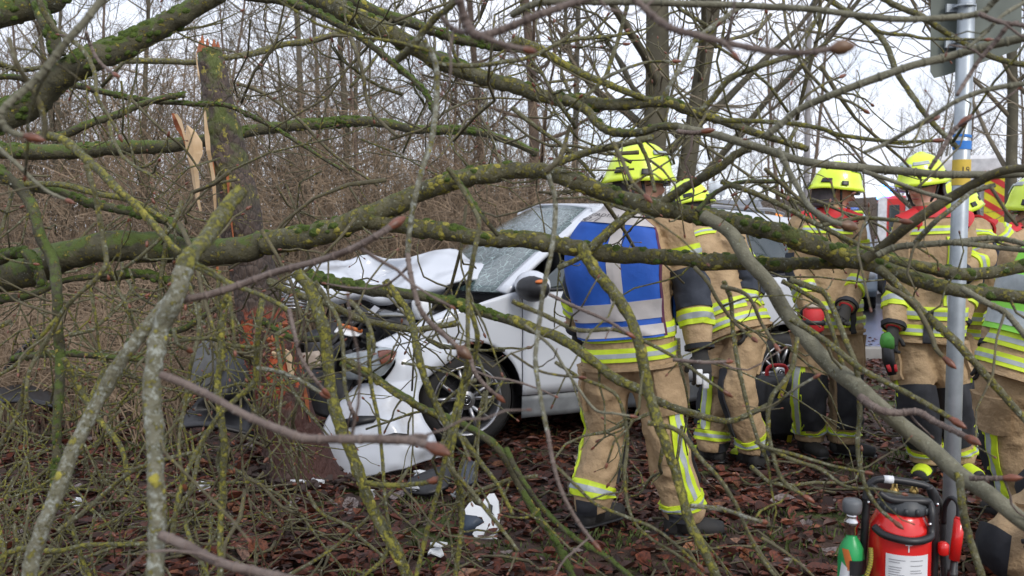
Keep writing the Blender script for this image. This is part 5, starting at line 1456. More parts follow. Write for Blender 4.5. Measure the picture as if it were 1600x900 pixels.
# ================================================================== THE FALLEN CROWN
FT = Vector((-.6, 3.2, 0))
fallen = thing('fallen_tree', 'fallen crown of mossy lichened branches lying across the whole view in front of the car', 'tree', FT)
brs = []                                          # built branches: points, radii, style
def branch(w0, w1, d0, d1, style, px, buds=(), wm=None):
    """one limb: width in pixels and distance at both ends, and the pixels it passes"""
    r = random.Random(len(brs) * 7 + 1)
    n = len(px)
    cum = [0.0]
    for a, b in zip(px, px[1:]): cum.append(cum[-1] + math.hypot(b[0] - a[0], b[1] - a[1]))
    rows = []
    for i, (x, y) in enumerate(px):
        t = cum[i] / cum[-1]
        d = d0 + (d1 - d0) * t + (.05 * noise.noise(Vector((x * .01, y * .01, len(brs) * .37))) * d0 * .6 if 0 < i < n - 1 else 0)
        w = w0 + (w1 - w0) * t
        p = at(x, y, d)
        rows.append((p.x, p.y, p.z, .5 * w * d / FPX))
    per = 8
    s = catmull(rows, per)
    L = sum((Vector(s[i + 1][:3]) - Vector(s[i][:3])).length for i in range(len(s) - 1))
    pts = []; rad = []
    for i, q in enumerate(s):
        p = Vector(q[:3]); rr_ = q[3]
        k = 1 + .10 * noise.noise(p * 9 + Vector((0, 0, len(brs)))) + .10 * max(0, noise.noise(p * 23))
        j = rr_ * .35
        p = p + Vector((noise.noise(p * 8), noise.noise(p * 8 + Vector((9, 0, 0))), noise.noise(p * 8 + Vector((0, 9, 0))))) * min(j, .006)
        pts.append(p - FT); rad.append(max(.0012, rr_ * k))
    big = max(rad)
    sides = 18 if big > .03 else 12 if big > .012 else 8
    m_ = MB(); m_.tube(pts, rad, sides, lump=.26 if style in ('moss_limb', 'limb', 'lichen', 'yellow', 'white') else .06, seed=len(brs) * 1.3)
    if style in ('shoot', 'grey') and big < .02:                      # leaf-scar rings
        for i in range(3, len(pts) - 2, 4):
            T = (pts[i + 1] - pts[i]).normalized()
            m_.tube([pts[i] - T * .004, pts[i], pts[i] + T * .004], [rad[i] * 1.0, rad[i] * 1.22, rad[i] * 1.0], 10)
    o = m_.build('branch', M[style], fallen)
    brs.append((o, pts, rad, style, (d0 + d1) / 2))
    if 'e' in buds: bud(o, pts[-1], pts[-1] - pts[-2], rad[-1], 1.0)
    if 'E' in buds: bud(o, pts[-1], pts[-1] - pts[-2], rad[-1], 1.0, True)
    if style in ('moss_limb', 'limb', 'lichen', 'yellow', 'white') and big > .005:
        crust(o, pts, rad, style, r)
    return o, pts, rad
def bud(parent, p, d, r0, s=1.0, big=False):
    d = d.normalized(); r0 = max(r0, .0018)
    L_ = r0 * (6.5 if not big else 7.5) * s; w = r0 * (1.55 if not big else 2.4)
    m_ = MB(); m_.tube([p - d * L_ * .2, p, p + d * L_ * .25, p + d * L_ * .55, p + d * L_ * .82, p + d * L_], [r0 * .9, r0 * 1.1, w, w * .92, w * .5, r0 * .08], 9, lump=.08, seed=s)
    return m_.build('bud', M['bud_big' if big else 'bud'], parent)
def crust(o, pts, rad, style, r):
    """raised cushions of moss and lichen on the bark, joined per branch"""
    for kind, mat, dens in (('moss', M['moss'], {'moss_limb': 110, 'limb': 30, 'lichen': 2.5, 'yellow': 2, 'white': 1.5}[style]),
                            ('lichen', M['lich_y'], {'moss_limb': 8, 'limb': 50, 'lichen': 34, 'yellow': 64, 'white': 16}[style])):
        m_ = MB(); L = sum((pts[i + 1] - pts[i]).length for i in range(len(pts) - 1))
        for k in range(int(L * dens * (1 + 18 * max(rad)))):
            i = r.randint(1, len(pts) - 2)
            if noise.noise(pts[i] * 3.1 + Vector((0, 0, 4 if kind == 'moss' else 11))) < (-.02 if kind == 'moss' else -.05): continue
            T = (pts[i + 1] - pts[i - 1]).normalized()
            u = Vector((r.gauss(0, 1), r.gauss(0, 1), r.gauss(.7 if kind == 'moss' else .0, 1))); u = (u - T * u.dot(T)).normalized()
            f = r.random(); p = pts[i].lerp(pts[i + 1], f); rr_ = rad[i]
            s = min(rr_ * r.uniform(.3, .95), .016) * (1.0 if kind == 'moss' else .8); hgt = s * (.55 if kind == 'moss' else .28)
            W_ = T.cross(u)
            c = p + u * rr_ * .96
            n_ = 7; e = [r.uniform(.7, 1.2) for _ in range(n_)]
            rim = [c + (T * 1.35 * math.cos(2 * math.pi * q / n_) + W_ * .9 * math.sin(2 * math.pi * q / n_)) * s * e[q] - u * s * .28 for q in range(n_)]
            mid = [c + (T * 1.35 * math.cos(2 * math.pi * q / n_) + W_ * .9 * math.sin(2 * math.pi * q / n_)) * s * .55 * e[(q + 2) % n_] + u * hgt * e[q] * .8 for q in range(n_)]
            m_.add(rim + mid + [c + u * hgt], [(q, (q + 1) % n_, n_ + (q + 1) % n_, n_ + q) for q in range(n_)] + [(n_ + q, n_ + (q + 1) % n_, 2 * n_) for q in range(n_)])
        if m_.v: tag(m_.build(kind, mat, o), kind='stuff')

B = branch
# --- top left
B(26, 50, 3.6, 3.4, 'moss_limb', [(350, -14), (310, 8), (250, 42), (190, 72), (140, 93), (100, 115), (60, 150), (20, 175), (-40, 200)])
B(40, 44, 3.7, 3.5, 'moss_limb', [(110, -40), (84, -8), (40, 12), (-30, 26)])
B(20, 24, 3.5, 3.4, 'moss_limb', [(58, -10), (66, 20), (80, 50), (90, 88)])
B(13, 10, 1.50, 1.45, 'grey', [(172, -20), (135, 30), (100, 70), (70, 110), (40, 140), (8, 168), (1, 185), (14, 205), (42, 213)], 'e')
B(7, 10, 1.6, 1.65, 'twig', [(15, 60), (25, 95), (45, 130), (63, 165), (70, 195), (66, 216)])
B(10, 4, 2.6, 2.5, 'lichen', [(58, -6), (72, 25), (90, 50), (115, 65), (135, 85), (148, 112), (152, 150), (160, 166), (175, 190), (186, 212)], 'e')
B(6, 5, 2.2, 2.2, 'shoot', [(134, 50), (142, 72), (152, 92), (165, 106), (178, 115)], 'e')
B(9, 9, 5.7, 5.9, 'lichen', [(160, 97), (220, 95), (300, 97), (345, 91), (400, 82), (440, 70), (480, 65), (545, 48)])
B(10, 5, 4.6, 4.7, 'moss_limb', [(95, 128), (140, 138), (180, 148), (215, 155), (290, 162), (350, 164), (385, 178), (425, 198), (480, 232), (535, 266)])
B(13, 8, 4.5, 4.6, 'moss_limb', [(90, 217), (130, 197), (180, 180), (220, 163), (262, 152), (290, 149)])
B(26, 10, 5.75, 5.8, 'moss_limb', [(-30, 232), (60, 238), (130, 235), (200, 230), (265, 228), (370, 210), (420, 200), (480, 195), (540, 190), (600, 193), (650, 202), (720, 203), (780, 215), (840, 240)])
B(5, 3, 4.4, 4.5, 'twig', [(200, 150), (250, 200), (290, 235), (320, 280)])
B(6, 4, 5.0, 5.0, 'twig', [(370, 130), (420, 150), (470, 190), (520, 240), (590, 290)], '')
B(10, 7, 3.9, 3.9, 'moss_limb', [(-10, 120), (30, 122), (70, 140), (110, 135)])
B(9, 5, 4.0, 4.2, 'lichen', [(-10, 95), (30, 108), (70, 104), (120, 90)])
# --- top centre
B(34, 9, 3.5, 3.1, 'limb', [(470, -20), (520, 10), (560, 28), (600, 48), (640, 68), (690, 98), (750, 120), (800, 133), (850, 150), (900, 158), (960, 163), (1040, 160), (1080, 172), (1130, 190), (1200, 213), (1262, 232)])
B(15, 8, 3.3, 3.2, 'moss_limb', [(380, -8), (440, 2), (480, 14), (520, 33), (560, 55), (590, 80), (620, 105), (650, 128), (668, 150), (680, 185)])
B(7, 5, 3.0, 2.9, 'twig', [(545, 52), (560, 90), (568, 125), (572, 152), (582, 175), (600, 195), (620, 212)])
B(20, 12, 3.6, 3.6, 'moss_limb', [(530, -12), (570, 12), (620, 28), (660, 42), (700, 55), (770, 72), (840, 75)])
B(13, 10, 2.2, 2.05, 'lichen', [(622, 92), (645, 72), (664, 48), (680, 30), (700, 14), (722, -8)])
B(9, 8, 2.0, 1.9, 'white', [(662, 62), (680, 95), (683, 140), (679, 190), (672, 225), (660, 262), (650, 300), (642, 350), (637, 400)])
B(8, 8, 1.9, 1.85, 'shoot', [(637, 396), (642, 432), (655, 480), (672, 505), (692, 522), (715, 542)], 'E')
B(13, 11, 1.30, 1.28, 'shoot', [(714, -12), (728, 30), (738, 50), (752, 56), (790, 44), (830, 27), (880, 10), (935, -8)])
B(8, 8, 1.30, 1.3, 'shoot', [(752, 56), (772, 64), (800, 72), (818, 76)], 'e')
B(8, 8, 1.32, 1.34, 'shoot', [(736, 50), (718, 50), (704, 42), (690, 26)], '')
B(11, 10, 1.30, 1.22, 'shoot', [(972, -16), (1000, 8), (1022, 28), (1050, 45), (1090, 55), (1150, 70), (1200, 80), (1255, 83), (1300, 77)], 'E')
B(9, 6, 1.25, 1.25, 'shoot', [(1130, 66), (1140, 76), (1146, 83)], 'e')
B(8, 5, 2.3, 2.4, 'lichen', [(686, 100), (740, 103), (790, 96), (830, 88), (880, 62), (920, 30)])
B(11, 9, 2.0, 1.8, 'grey', [(800, 24), (836, 8), (880, 3), (940, 3), (1050, 5), (1150, 8), (1260, 14), (1330, 23), (1400, 30), (1480, 28), (1530, 22), (1550, 6), (1565, -12)])
B(8, 6, 1.8, 1.8, 'shoot', [(1530, 22), (1552, 32), (1580, 38), (1620, 42)])
B(7, 6, 2.4, 2.4, 'lichen', [(984, -10), (976, 22), (966, 60), (955, 92), (944, 122), (914, 152)])
B(6, 4, 2.4, 2.4, 'white', [(940, 124), (975, 108), (1010, 98), (1052, 96)], 'e')
B(8, 7, 2.3, 2.1, 'white', [(1160, 8), (1105, 48), (1084, 66), (1068, 98), (1048, 130), (1034, 158)])
B(14, 9, 3.2, 3.2, 'yellow', [(800, 62), (835, 73), (870, 95), (918, 118), (965, 137), (1012, 156)])
B(15, 11, 3.0, 2.7, 'limb', [(880, 155), (915, 172), (935, 195), (957, 207), (1000, 207), (1030, 198), (1060, 198), (1085, 206)])
B(8, 6, 2.6, 2.6, 'shoot', [(1058, 205), (1082, 207), (1098, 205)], 'e')
B(12, 12, 2.7, 2.4, 'grey', [(1060, 199), (1110, 208), (1150, 220), (1200, 236), (1262, 252), (1350, 262), (1440, 270), (1500, 273), (1620, 270)])
B(11, 13, 2.1, 1.9, 'grey', [(1195, 212), (1222, 192), (1250, 170), (1300, 148), (1350, 129), (1420, 105), (1480, 90), (1540, 72), (1625, 54)])
B(6, 9, 1.9, 1.8, 'grey', [(1350, 238), (1385, 224), (1424, 202), (1462, 178), (1500, 155), (1550, 138), (1620, 128)])
B(7, 6, 1.9, 1.9, 'shoot', [(1416, 204), (1440, 194), (1458, 186)], 'e')
B(9, 8, 2.7, 2.5, 'lichen', [(1270, -14), (1320, 15), (1360, 40), (1384, 70), (1400, 108), (1428, 152), (1452, 186), (1496, 232)])
B(10, 9, 2.5, 2.4, 'lichen', [(1350, -20), (1400, 8), (1440, 25), (1480, 52), (1530, 80), (1570, 95), (1620, 104)])
B(6, 4, 2.4, 2.4, 'twig', [(1308, -8), (1275, 30), (1252, 62), (1240, 78)])
B(5, 5, 2.6, 2.5, 'twig', [(1224, -8), (1228, 36), (1240, 75), (1262, 112), (1296, 148)])
B(6, 4, 2.4, 2.3, 'lichen', [(1340, 26), (1375, 50), (1420, 55), (1450, 60), (1540, 62)], 'e')
B(7, 6, 1.8, 1.8, 'shoot', [(1592, 36), (1575, 42), (1556, 66), (1532, 92), (1512, 122), (1496, 148)])
B(6, 6, 1.85, 1.8, 'grey', [(1615, -4), (1570, 22), (1540, 52), (1512, 76)])
B(10, 8, 2.5, 2.4, 'lichen', [(1094, 174), (1112, 156), (1136, 128), (1165, 112), (1204, 98), (1250, 84)])
B(8, 5, 2.5, 2.4, 'yellow', [(1126, 187), (1180, 190), (1240, 193), (1280, 200), (1320, 213), (1400, 221), (1460, 220)], 'e')
B(5, 4, 2.4, 2.4, 'twig', [(1250, 164), (1262, 148), (1290, 130), (1312, 121)], 'e')
B(5, 4, 2.4, 2.4, 'twig', [(1300, 150), (1330, 160), (1350, 172)], 'e')
B(7, 5, 3.0, 3.0, 'lichen', [(800, 168), (840, 200), (874, 224), (900, 244), (930, 278)])
B(9, 6, 2.5, 2.5, 'twig', [(852, 268), (874, 248), (884, 220), (890, 196)], '')
# --- main limbs across the middle
B(56, 38, 3.5, 3.3, 'moss_limb', [(-40, 436), (30, 425), (80, 408), (120, 395), (170, 386), (230, 385), (270, 390), (330, 396), (380, 389), (420, 378)])
B(38, 24, 3.3, 3.0, 'limb', [(416, 379), (480, 370), (530, 356), (580, 335), (640, 310), (690, 288), (740, 275), (800, 268), (850, 267)])
B(25, 30, 3.0, 2.75, 'limb', [(846, 266), (900, 283), (950, 303), (1000, 318), (1050, 328), (1100, 338), (1150, 348), (1200, 360), (1250, 376), (1300, 395), (1345, 406)])
B(24, 22, 2.75, 2.6, 'limb', [(1338, 404), (1400, 424), (1460, 444), (1520, 456), (1630, 468)])
B(18, 20, 2.85, 2.8, 'limb', [(1335, 404), (1370, 396), (1400, 408), (1450, 420), (1530, 428), (1630, 408)])
B(17, 13, 2.7, 2.3, 'twig', [(1350, 406), (1382, 384), (1420, 350), (1460, 324), (1500, 302), (1560, 268), (1625, 262)])
B(10, 8, 2.6, 2.4, 'grey', [(1370, 400), (1400, 386), (1450, 381), (1500, 377), (1550, 372), (1590, 378), (1625, 392)])
B(8, 7, 2.5, 2.4, 'grey', [(1480, 378), (1520, 382), (1570, 388), (1630, 394)])
B(9, 7, 2.5, 2.4, 'white', [(1430, 378), (1462, 346), (1492, 322), (1520, 300), (1556, 288)])
B(28, 24, 3.15, 2.9, 'limb', [(575, 342), (620, 351), (660, 356), (700, 362), (750, 372), (800, 373), (850, 378), (900, 388), (960, 396), (1030, 402), (1100, 408), (1170, 410)])
B(22, 18, 2.9, 2.8, 'limb', [(1165, 410), (1210, 413), (1260, 413), (1310, 410), (1345, 405)])
B(20, 26, 2.7, 2.4, 'grey', [(1100, 336), (1132, 358), (1152, 378), (1172, 410), (1202, 446), (1230, 490), (1270, 542), (1320, 588)])
B(26, 25, 2.4, 2.0, 'grey', [(1315, 583), (1346, 612), (1382, 642), (1440, 692), (1500, 740), (1560, 785), (1630, 836)])
B(13, 9, 2.2, 2.0, 'shoot', [(1345, 622), (1372, 640), (1400, 645), (1432, 643), (1460, 658), (1490, 672), (1512, 684)], 'e')
B(13, 12, 2.1, 2.05, 'lichen', [(1498, 740), (1505, 790), (1515, 840), (1540, 915)])
B(8, 8, 2.05, 2.0, 'shoot', [(1515, 748), (1545, 748), (1570, 747)], 'e')
B(10, 8, 2.4, 2.1, 'lichen', [(1235, 498), (1262, 514), (1300, 540), (1350, 580), (1400, 605), (1450, 632), (1488, 655)], 'e')
B(10, 6, 2.5, 2.2, 'lichen', [(1235, 436), (1262, 446), (1286, 456), (1302, 482), (1325, 540), (1338, 575), (1343, 640), (1340, 700), (1350, 755), (1372, 792), (1398, 815)], 'e')
B(8, 6, 2.6, 2.4, 'limb', [(1222, 440), (1250, 454), (1282, 476), (1296, 506), (1308, 540), (1320, 575), (1350, 610), (1400, 650)])
B(14, 10, 2.55, 2.3, 'lichen', [(1374, 420), (1410, 455), (1445, 490), (1470, 512), (1500, 542), (1540, 587), (1580, 632), (1630, 690)])
B(9, 7, 2.5, 2.4, 'twig', [(1385, 448), (1426, 474), (1452, 516), (1462, 545), (1476, 560)], 'e')
B(10, 9, 2.4, 2.3, 'grey', [(1500, 450), (1540, 472), (1570, 488), (1590, 510), (1620, 545)])
B(20, 15, 3.1, 2.9, 'moss_limb', [(480, 432), (540, 446), (600, 455), (660, 462), (730, 480), (800, 502)])
B(17, 14, 2.9, 2.6, 'yellow', [(796, 500), (870, 527), (920, 560), (962, 590), (1012, 614)])
B(13, 8, 2.7, 2.6, 'lichen', [(1015, 622), (1060, 640), (1110, 654), (1150, 656), (1200, 632)])
B(19, 14, 2.4, 2.1, 'yellow', [(905, 384), (925, 420), (960, 460), (985, 498), (1000, 545), (1012, 600), (1025, 650), (1043, 700), (1060, 750), (1075, 810), (1095, 850), (1125, 915)])
B(8, 7, 2.0, 1.85, 'white', [(856, 272), (867, 310), (866, 350), (860, 400), (850, 450), (843, 500), (837, 560), (844, 620), (855, 675)])
B(7, 6, 1.85, 1.8, 'shoot', [(855, 672), (866, 730), (882, 778), (905, 818), (928, 848)], 'e')
B(8, 7, 2.2, 2.1, 'lichen', [(700, 262), (720, 290), (738, 322), (748, 350), (740, 400), (732, 450), (731, 505), (732, 555)])
B(8, 8, 2.15, 2.2, 'yellow', [(733, 552), (722, 598), (710, 645), (700, 690), (688, 750), (670, 820), (648, 912)])
B(8, 8, 2.3, 2.3, 'yellow', [(730, 470), (746, 520), (740, 560), (726, 610), (716, 660), (706, 720), (722, 790), (710, 915)])
B(9, 7, 2.6, 2.5, 'moss_limb', [(705, 268), (735, 310), (760, 346), (778, 368)])
B(7, 6, 2.0, 2.0, 'shoot', [(734, 556), (742, 582), (760, 604), (776, 618)], 'e')
B(20, 18, 2.5, 2.3, 'yellow', [(462, 425), (488, 455), (503, 505), (511, 555), (518, 610), (530, 660), (548, 710), (570, 765), (592, 812), (618, 860), (645, 915)])
B(8, 6, 2.3, 2.2, 'lichen', [(492, 440), (515, 475), (530, 505), (536, 550), (538, 600), (546, 632)])
B(6, 6, 2.2, 2.2, 'shoot', [(545, 628), (549, 640), (553, 648)], 'e')
B(11, 10, 1.75, 1.65, 'shoot', [(282, 470), (330, 460), (380, 443), (430, 425), (500, 408), (552, 388), (590, 367), (610, 354)], 'e')
B(22, 27, 2.0, 1.75, 'yellow', [(376, 298), (357, 320), (342, 345), (322, 375), (297, 400), (285, 430)])
B(27, 27, 1.75, 1.5, 'white', [(287, 424), (272, 468), (251, 510), (241, 560), (238, 620), (240, 680), (245, 740), (248, 800), (244, 850), (243, 920)])
B(21, 23, 1.9, 1.7, 'white', [(272, 458), (238, 502), (200, 550), (160, 612), (130, 672), (100, 740), (75, 802), (52, 870), (38, 925)])
B(13, 14, 1.45, 1.3, 'shoot', [(250, 586), (300, 605), (350, 630), (400, 655), (448, 676), (480, 686), (540, 686), (600, 686), (648, 690), (672, 698)], 'e')
B(9, 7, 1.35, 1.32, 'shoot', [(628, 687), (652, 681), (668, 684)], '')
B(16, 15, 1.5, 1.35, 'shoot', [(250, 836), (300, 858), (350, 880), (400, 893), (480, 912)])
B(14, 11, 2.5, 2.2, 'yellow', [(60, 212), (90, 215), (120, 235), (160, 270), (190, 300), (215, 325), (240, 350), (258, 372), (280, 395)])
B(7, 5, 1.9, 1.85, 'grey', [(-8, 226), (25, 255), (50, 280), (75, 300), (104, 313)], 'e')
B(17, 13, 3.0, 2.8, 'moss_limb', [(-10, 262), (35, 300), (55, 335), (65, 370), (80, 400), (86, 430), (90, 470), (92, 540), (94, 600), (90, 660), (88, 720), (84, 800)])
B(14, 13, 3.4, 3.3, 'moss_limb', [(-10, 278), (40, 290), (100, 303), (150, 320), (210, 332), (262, 346), (290, 366)])
B(10, 8, 3.4, 3.2, 'yellow', [(30, 285), (100, 290), (150, 302), (210, 315), (260, 345)])
B(9, 6, 2.3, 2.3, 'lichen', [(135, 258), (148, 300), (155, 332), (162, 370), (167, 408), (160, 425), (145, 442), (112, 470), (96, 490), (80, 522), (60, 552), (45, 580), (41, 610), (42, 640)])
B(7, 5, 2.4, 2.4, 'yellow', [(112, 470), (70, 520), (30, 565), (-10, 592)])
B(6, 4, 2.5, 2.5, 'yellow', [(140, 448), (150, 500), (155, 540), (165, 566)])
B(6, 4, 2.5, 2.5, 'lichen', [(180, 448), (200, 482), (212, 525)])
B(10, 7, 2.2, 2.0, 'yellow', [(295, 410), (320, 422), (360, 443), (400, 458), (430, 472), (452, 486)])
B(7, 6, 2.0, 1.95, 'shoot', [(452, 484), (460, 520), (470, 558), (490, 590), (505, 608)], 'e')
B(9, 7, 2.2, 2.1, 'yellow', [(410, 470), (405, 505), (402, 540), (400, 570), (395, 600), (370, 622), (340, 652), (315, 692), (298, 724), (280, 772), (268, 840)])
B(11, 10, 2.4, 2.3, 'yellow', [(358, 455), (350, 485), (345, 522), (346, 560), (340, 600), (345, 660), (350, 702), (347, 762), (345, 820), (344, 915)])
B(7, 6, 2.05, 2.0, 'white', [(402, 576), (440, 582), (475, 598), (502, 614)], 'e')
B(7, 5, 2.2, 2.1, 'lichen', [(312, 475), (310, 522), (300, 562), (290, 622), (280, 682), (282, 722), (288, 756)], 'e')
B(7, 6, 2.0, 2.0, 'lichen', [(272, 515), (278, 538), (292, 546)], 'e')
B(12, 10, 3.3, 3.2, 'lichen', [(420, 440), (470, 462), (520, 480), (560, 497), (600, 508), (650, 515), (712, 506)])
B(13, 12, 2.8, 2.6, 'moss_limb', [(535, 566), (580, 590), (622, 614), (662, 640), (702, 655), (740, 672), (780, 702), (810, 755), (835, 800), (870, 850), (900, 915)])
B(9, 7, 2.6, 2.5, 'yellow', [(535, 560), (575, 580), (612, 612), (652, 634), (692, 656), (725, 690)])
B(12, 11, 2.6, 2.4, 'yellow', [(602, 440), (618, 462), (640, 492), (652, 548), (668, 600), (686, 640), (702, 672)])
B(8, 5, 2.4, 2.3, 'lichen', [(548, 470), (572, 500), (585, 540), (575, 570)])
B(7, 5, 2.4, 2.3, 'yellow', [(575, 520), (580, 600), (592, 660), (598, 720), (602, 780), (612, 840)])
B(8, 6, 2.3, 2.2, 'lichen', [(690, 690), (705, 730), (740, 772), (782, 824), (810, 862)])
B(9, 6, 2.4, 2.3, 'yellow', [(722, 684), (752, 724), (780, 760), (802, 805)])
B(9, 8, 2.6, 2.4, 'moss_limb', [(790, 700), (812, 745), (850, 798), (900, 842), (950, 872), (1000, 915)])
B(6, 5, 2.3, 2.2, 'lichen', [(860, 720), (900, 758), (932, 788), (980, 808), (1030, 830), (1090, 882)], 'e')
B(5, 4, 2.2, 2.1, 'grey', [(820, 508), (860, 540), (880, 572), (900, 602), (930, 640), (960, 646), (985, 650)], 'e')
B(4, 4, 2.2, 2.2, 'twig', [(798, 552), (840, 578), (870, 586), (906, 590)], 'e')
B(6, 5, 2.3, 2.2, 'lichen', [(868, 566), (910, 592), (945, 606), (968, 626), (980, 682), (976, 752), (986, 805), (1012, 838), (1060, 868), (1100, 900)], 'e')
B(8, 6, 2.2, 2.1, 'lichen', [(1012, 660), (1060, 674), (1092, 714), (1122, 746), (1150, 790), (1168, 832), (1190, 872), (1220, 910)])
B(8, 6, 2.1, 2.05, 'white', [(1078, 790), (1130, 796), (1172, 810), (1190, 815)], 'e')
B(7, 5, 2.5, 2.4, 'twig', [(1085, 418), (1105, 440), (1122, 470), (1150, 505), (1176, 528)], 'e')
B(8, 6, 2.5, 2.4, 'lichen', [(1130, 440), (1142, 470), (1146, 520), (1155, 580), (1170, 640), (1186, 690), (1202, 722)])
B(7, 5, 2.4, 2.3, 'twig', [(1128, 448), (1168, 462), (1190, 505), (1212, 540)], 'e')
B(8, 6, 2.2, 2.1, 'lichen', [(1246, 528), (1236, 580), (1206, 620), (1200, 660), (1206, 702), (1222, 750), (1256, 774)], 'e')
B(5, 4, 2.2, 2.1, 'white', [(1200, 642), (1236, 612), (1272, 590)], 'e')
B(6, 5, 2.2, 2.1, 'shoot', [(858, 460), (900, 480), (950, 502), (980, 520)], 'e')
B(8, 5, 2.4, 2.2, 'lichen', [(800, 470), (850, 492), (905, 515), (960, 515), (1010, 535), (1060, 562), (1100, 590), (1132, 612)], 'e')
B(6, 5, 2.2, 2.2, 'shoot', [(1052, 562), (1100, 566), (1135, 565)], 'e')
B(6, 4, 2.1, 2.0, 'lichen', [(1190, 698), (1240, 710), (1300, 728), (1352, 738)], 'e')
B(7, 4, 2.1, 2.0, 'lichen', [(1180, 690), (1230, 715), (1282, 734), (1322, 760), (1370, 764), (1410, 772)], 'e')
B(6, 4, 2.3, 2.2, 'twig', [(1190, 840), (1225, 862), (1260, 890), (1290, 920)], '')
B(7, 6, 1.9, 1.8, 'twig', [(958, 222), (974, 254), (988, 284), (1008, 306)], 'e')
B(7, 6, 2.4, 2.4, 'lichen', [(996, 218), (1012, 252), (1024, 300)], '')
B(15, 13, 2.9, 2.7, 'limb', [(1025, 322), (1070, 292), (1120, 265), (1150, 241), (1172, 232)])
B(9, 6, 2.7, 2.7, 'moss_limb', [(1090, 330), (1112, 306), (1140, 290), (1170, 284), (1225, 284)])
B(9, 7, 2.7, 2.5, 'lichen', [(1128, 284), (1165, 297), (1200, 312), (1240, 331), (1272, 348), (1320, 372), (1365, 392)])
B(9, 7, 2.8, 2.7, 'lichen', [(872, 418), (915, 396), (950, 366), (975, 345), (1000, 328)])
B(15, 13, 2.9, 2.9, 'yellow', [(925, 388), (950, 362), (985, 332)])
B(12, 9, 2.9, 2.8, 'lichen', [(866, 255), (910, 240), (960, 228), (1022, 214)])
B(10, 8, 2.2, 2.0, 'grey', [(1216, 232), (1245, 290), (1266, 324), (1298, 344), (1316, 350)], 'E')
B(7, 5, 2.3, 2.3, 'twig', [(1196, 264), (1222, 288), (1250, 312), (1280, 340), (1300, 350)], 'e')
B(7, 6, 2.2, 2.1, 'lichen', [(1285, 352), (1340, 341), (1380, 343), (1408, 346)], 'e')
B(7, 6, 2.4, 2.3, 'grey', [(1348, 268), (1400, 285), (1440, 300), (1486, 312)])
B(7, 7, 2.0, 2.0, 'shoot', [(1452, 264), (1476, 226), (1488, 206), (1500, 195)], 'e')
B(6, 5, 2.0, 2.0, 'twig', [(1548, 292), (1572, 330), (1590, 352)], '')
B(18, 14, 3.3, 3.2, 'moss_limb', [(-20, 412), (20, 396), (45, 398), (60, 420), (66, 448)])
B(16, 12, 3.4, 3.3, 'moss_limb', [(160, 432), (215, 428), (258, 438), (300, 450)])
B(12, 9, 3.5, 3.3, 'moss_limb', [(-20, 470), (40, 462), (100, 440), (170, 428)])
B(11, 9, 3.2, 3.0, 'moss_limb', [(20, 560), (80, 552), (150, 556), (200, 560), (250, 566)])
B(10, 8, 3.3, 3.2, 'moss_limb', [(268, 520), (290, 512), (308, 500), (345, 478)])
B(12, 9, 3.8, 3.7, 'moss_limb', [(410, 500), (440, 522), (480, 530), (520, 526)])
B(10, 8, 2.7, 2.6, 'yellow', [(100, 560), (122, 600), (150, 650), (190, 700), (200, 760)])
B(8, 6, 2.6, 2.5, 'lichen', [(-10, 720), (10, 680), (30, 640), (40, 590)])
B(8, 6, 2.3, 2.3, 'lichen', [(90, 830), (130, 800), (170, 765), (210, 735), (270, 715), (310, 705)])
B(9, 7, 2.5, 2.4, 'yellow', [(-10, 880), (30, 858), (90, 860), (140, 852), (235, 850)])
B(8, 6, 2.5, 2.5, 'yellow', [(108, 805), (118, 840), (130, 880), (150, 915)])
B(8, 6, 2.5, 2.4, 'yellow', [(290, 820), (300, 850), (320, 890), (330, 915)])
B(7, 5, 2.4, 2.4, 'lichen', [(350, 690), (340, 720), (352, 770), (340, 830), (310, 870)])
B(6, 5, 2.8, 2.7, 'lichen', [(480, 770), (500, 800), (540, 820), (565, 842), (600, 870)])
B(6, 5, 2.5, 2.5, 'lichen', [(440, 905), (500, 870), (560, 825), (610, 770), (640, 730)])
B(9, 8, 2.3, 2.2, 'yellow', [(572, 755), (610, 758), (650, 756), (672, 752)], 'e')
B(7, 6, 2.3, 2.3, 'yellow', [(606, 848), (602, 870), (580, 890), (560, 905)])

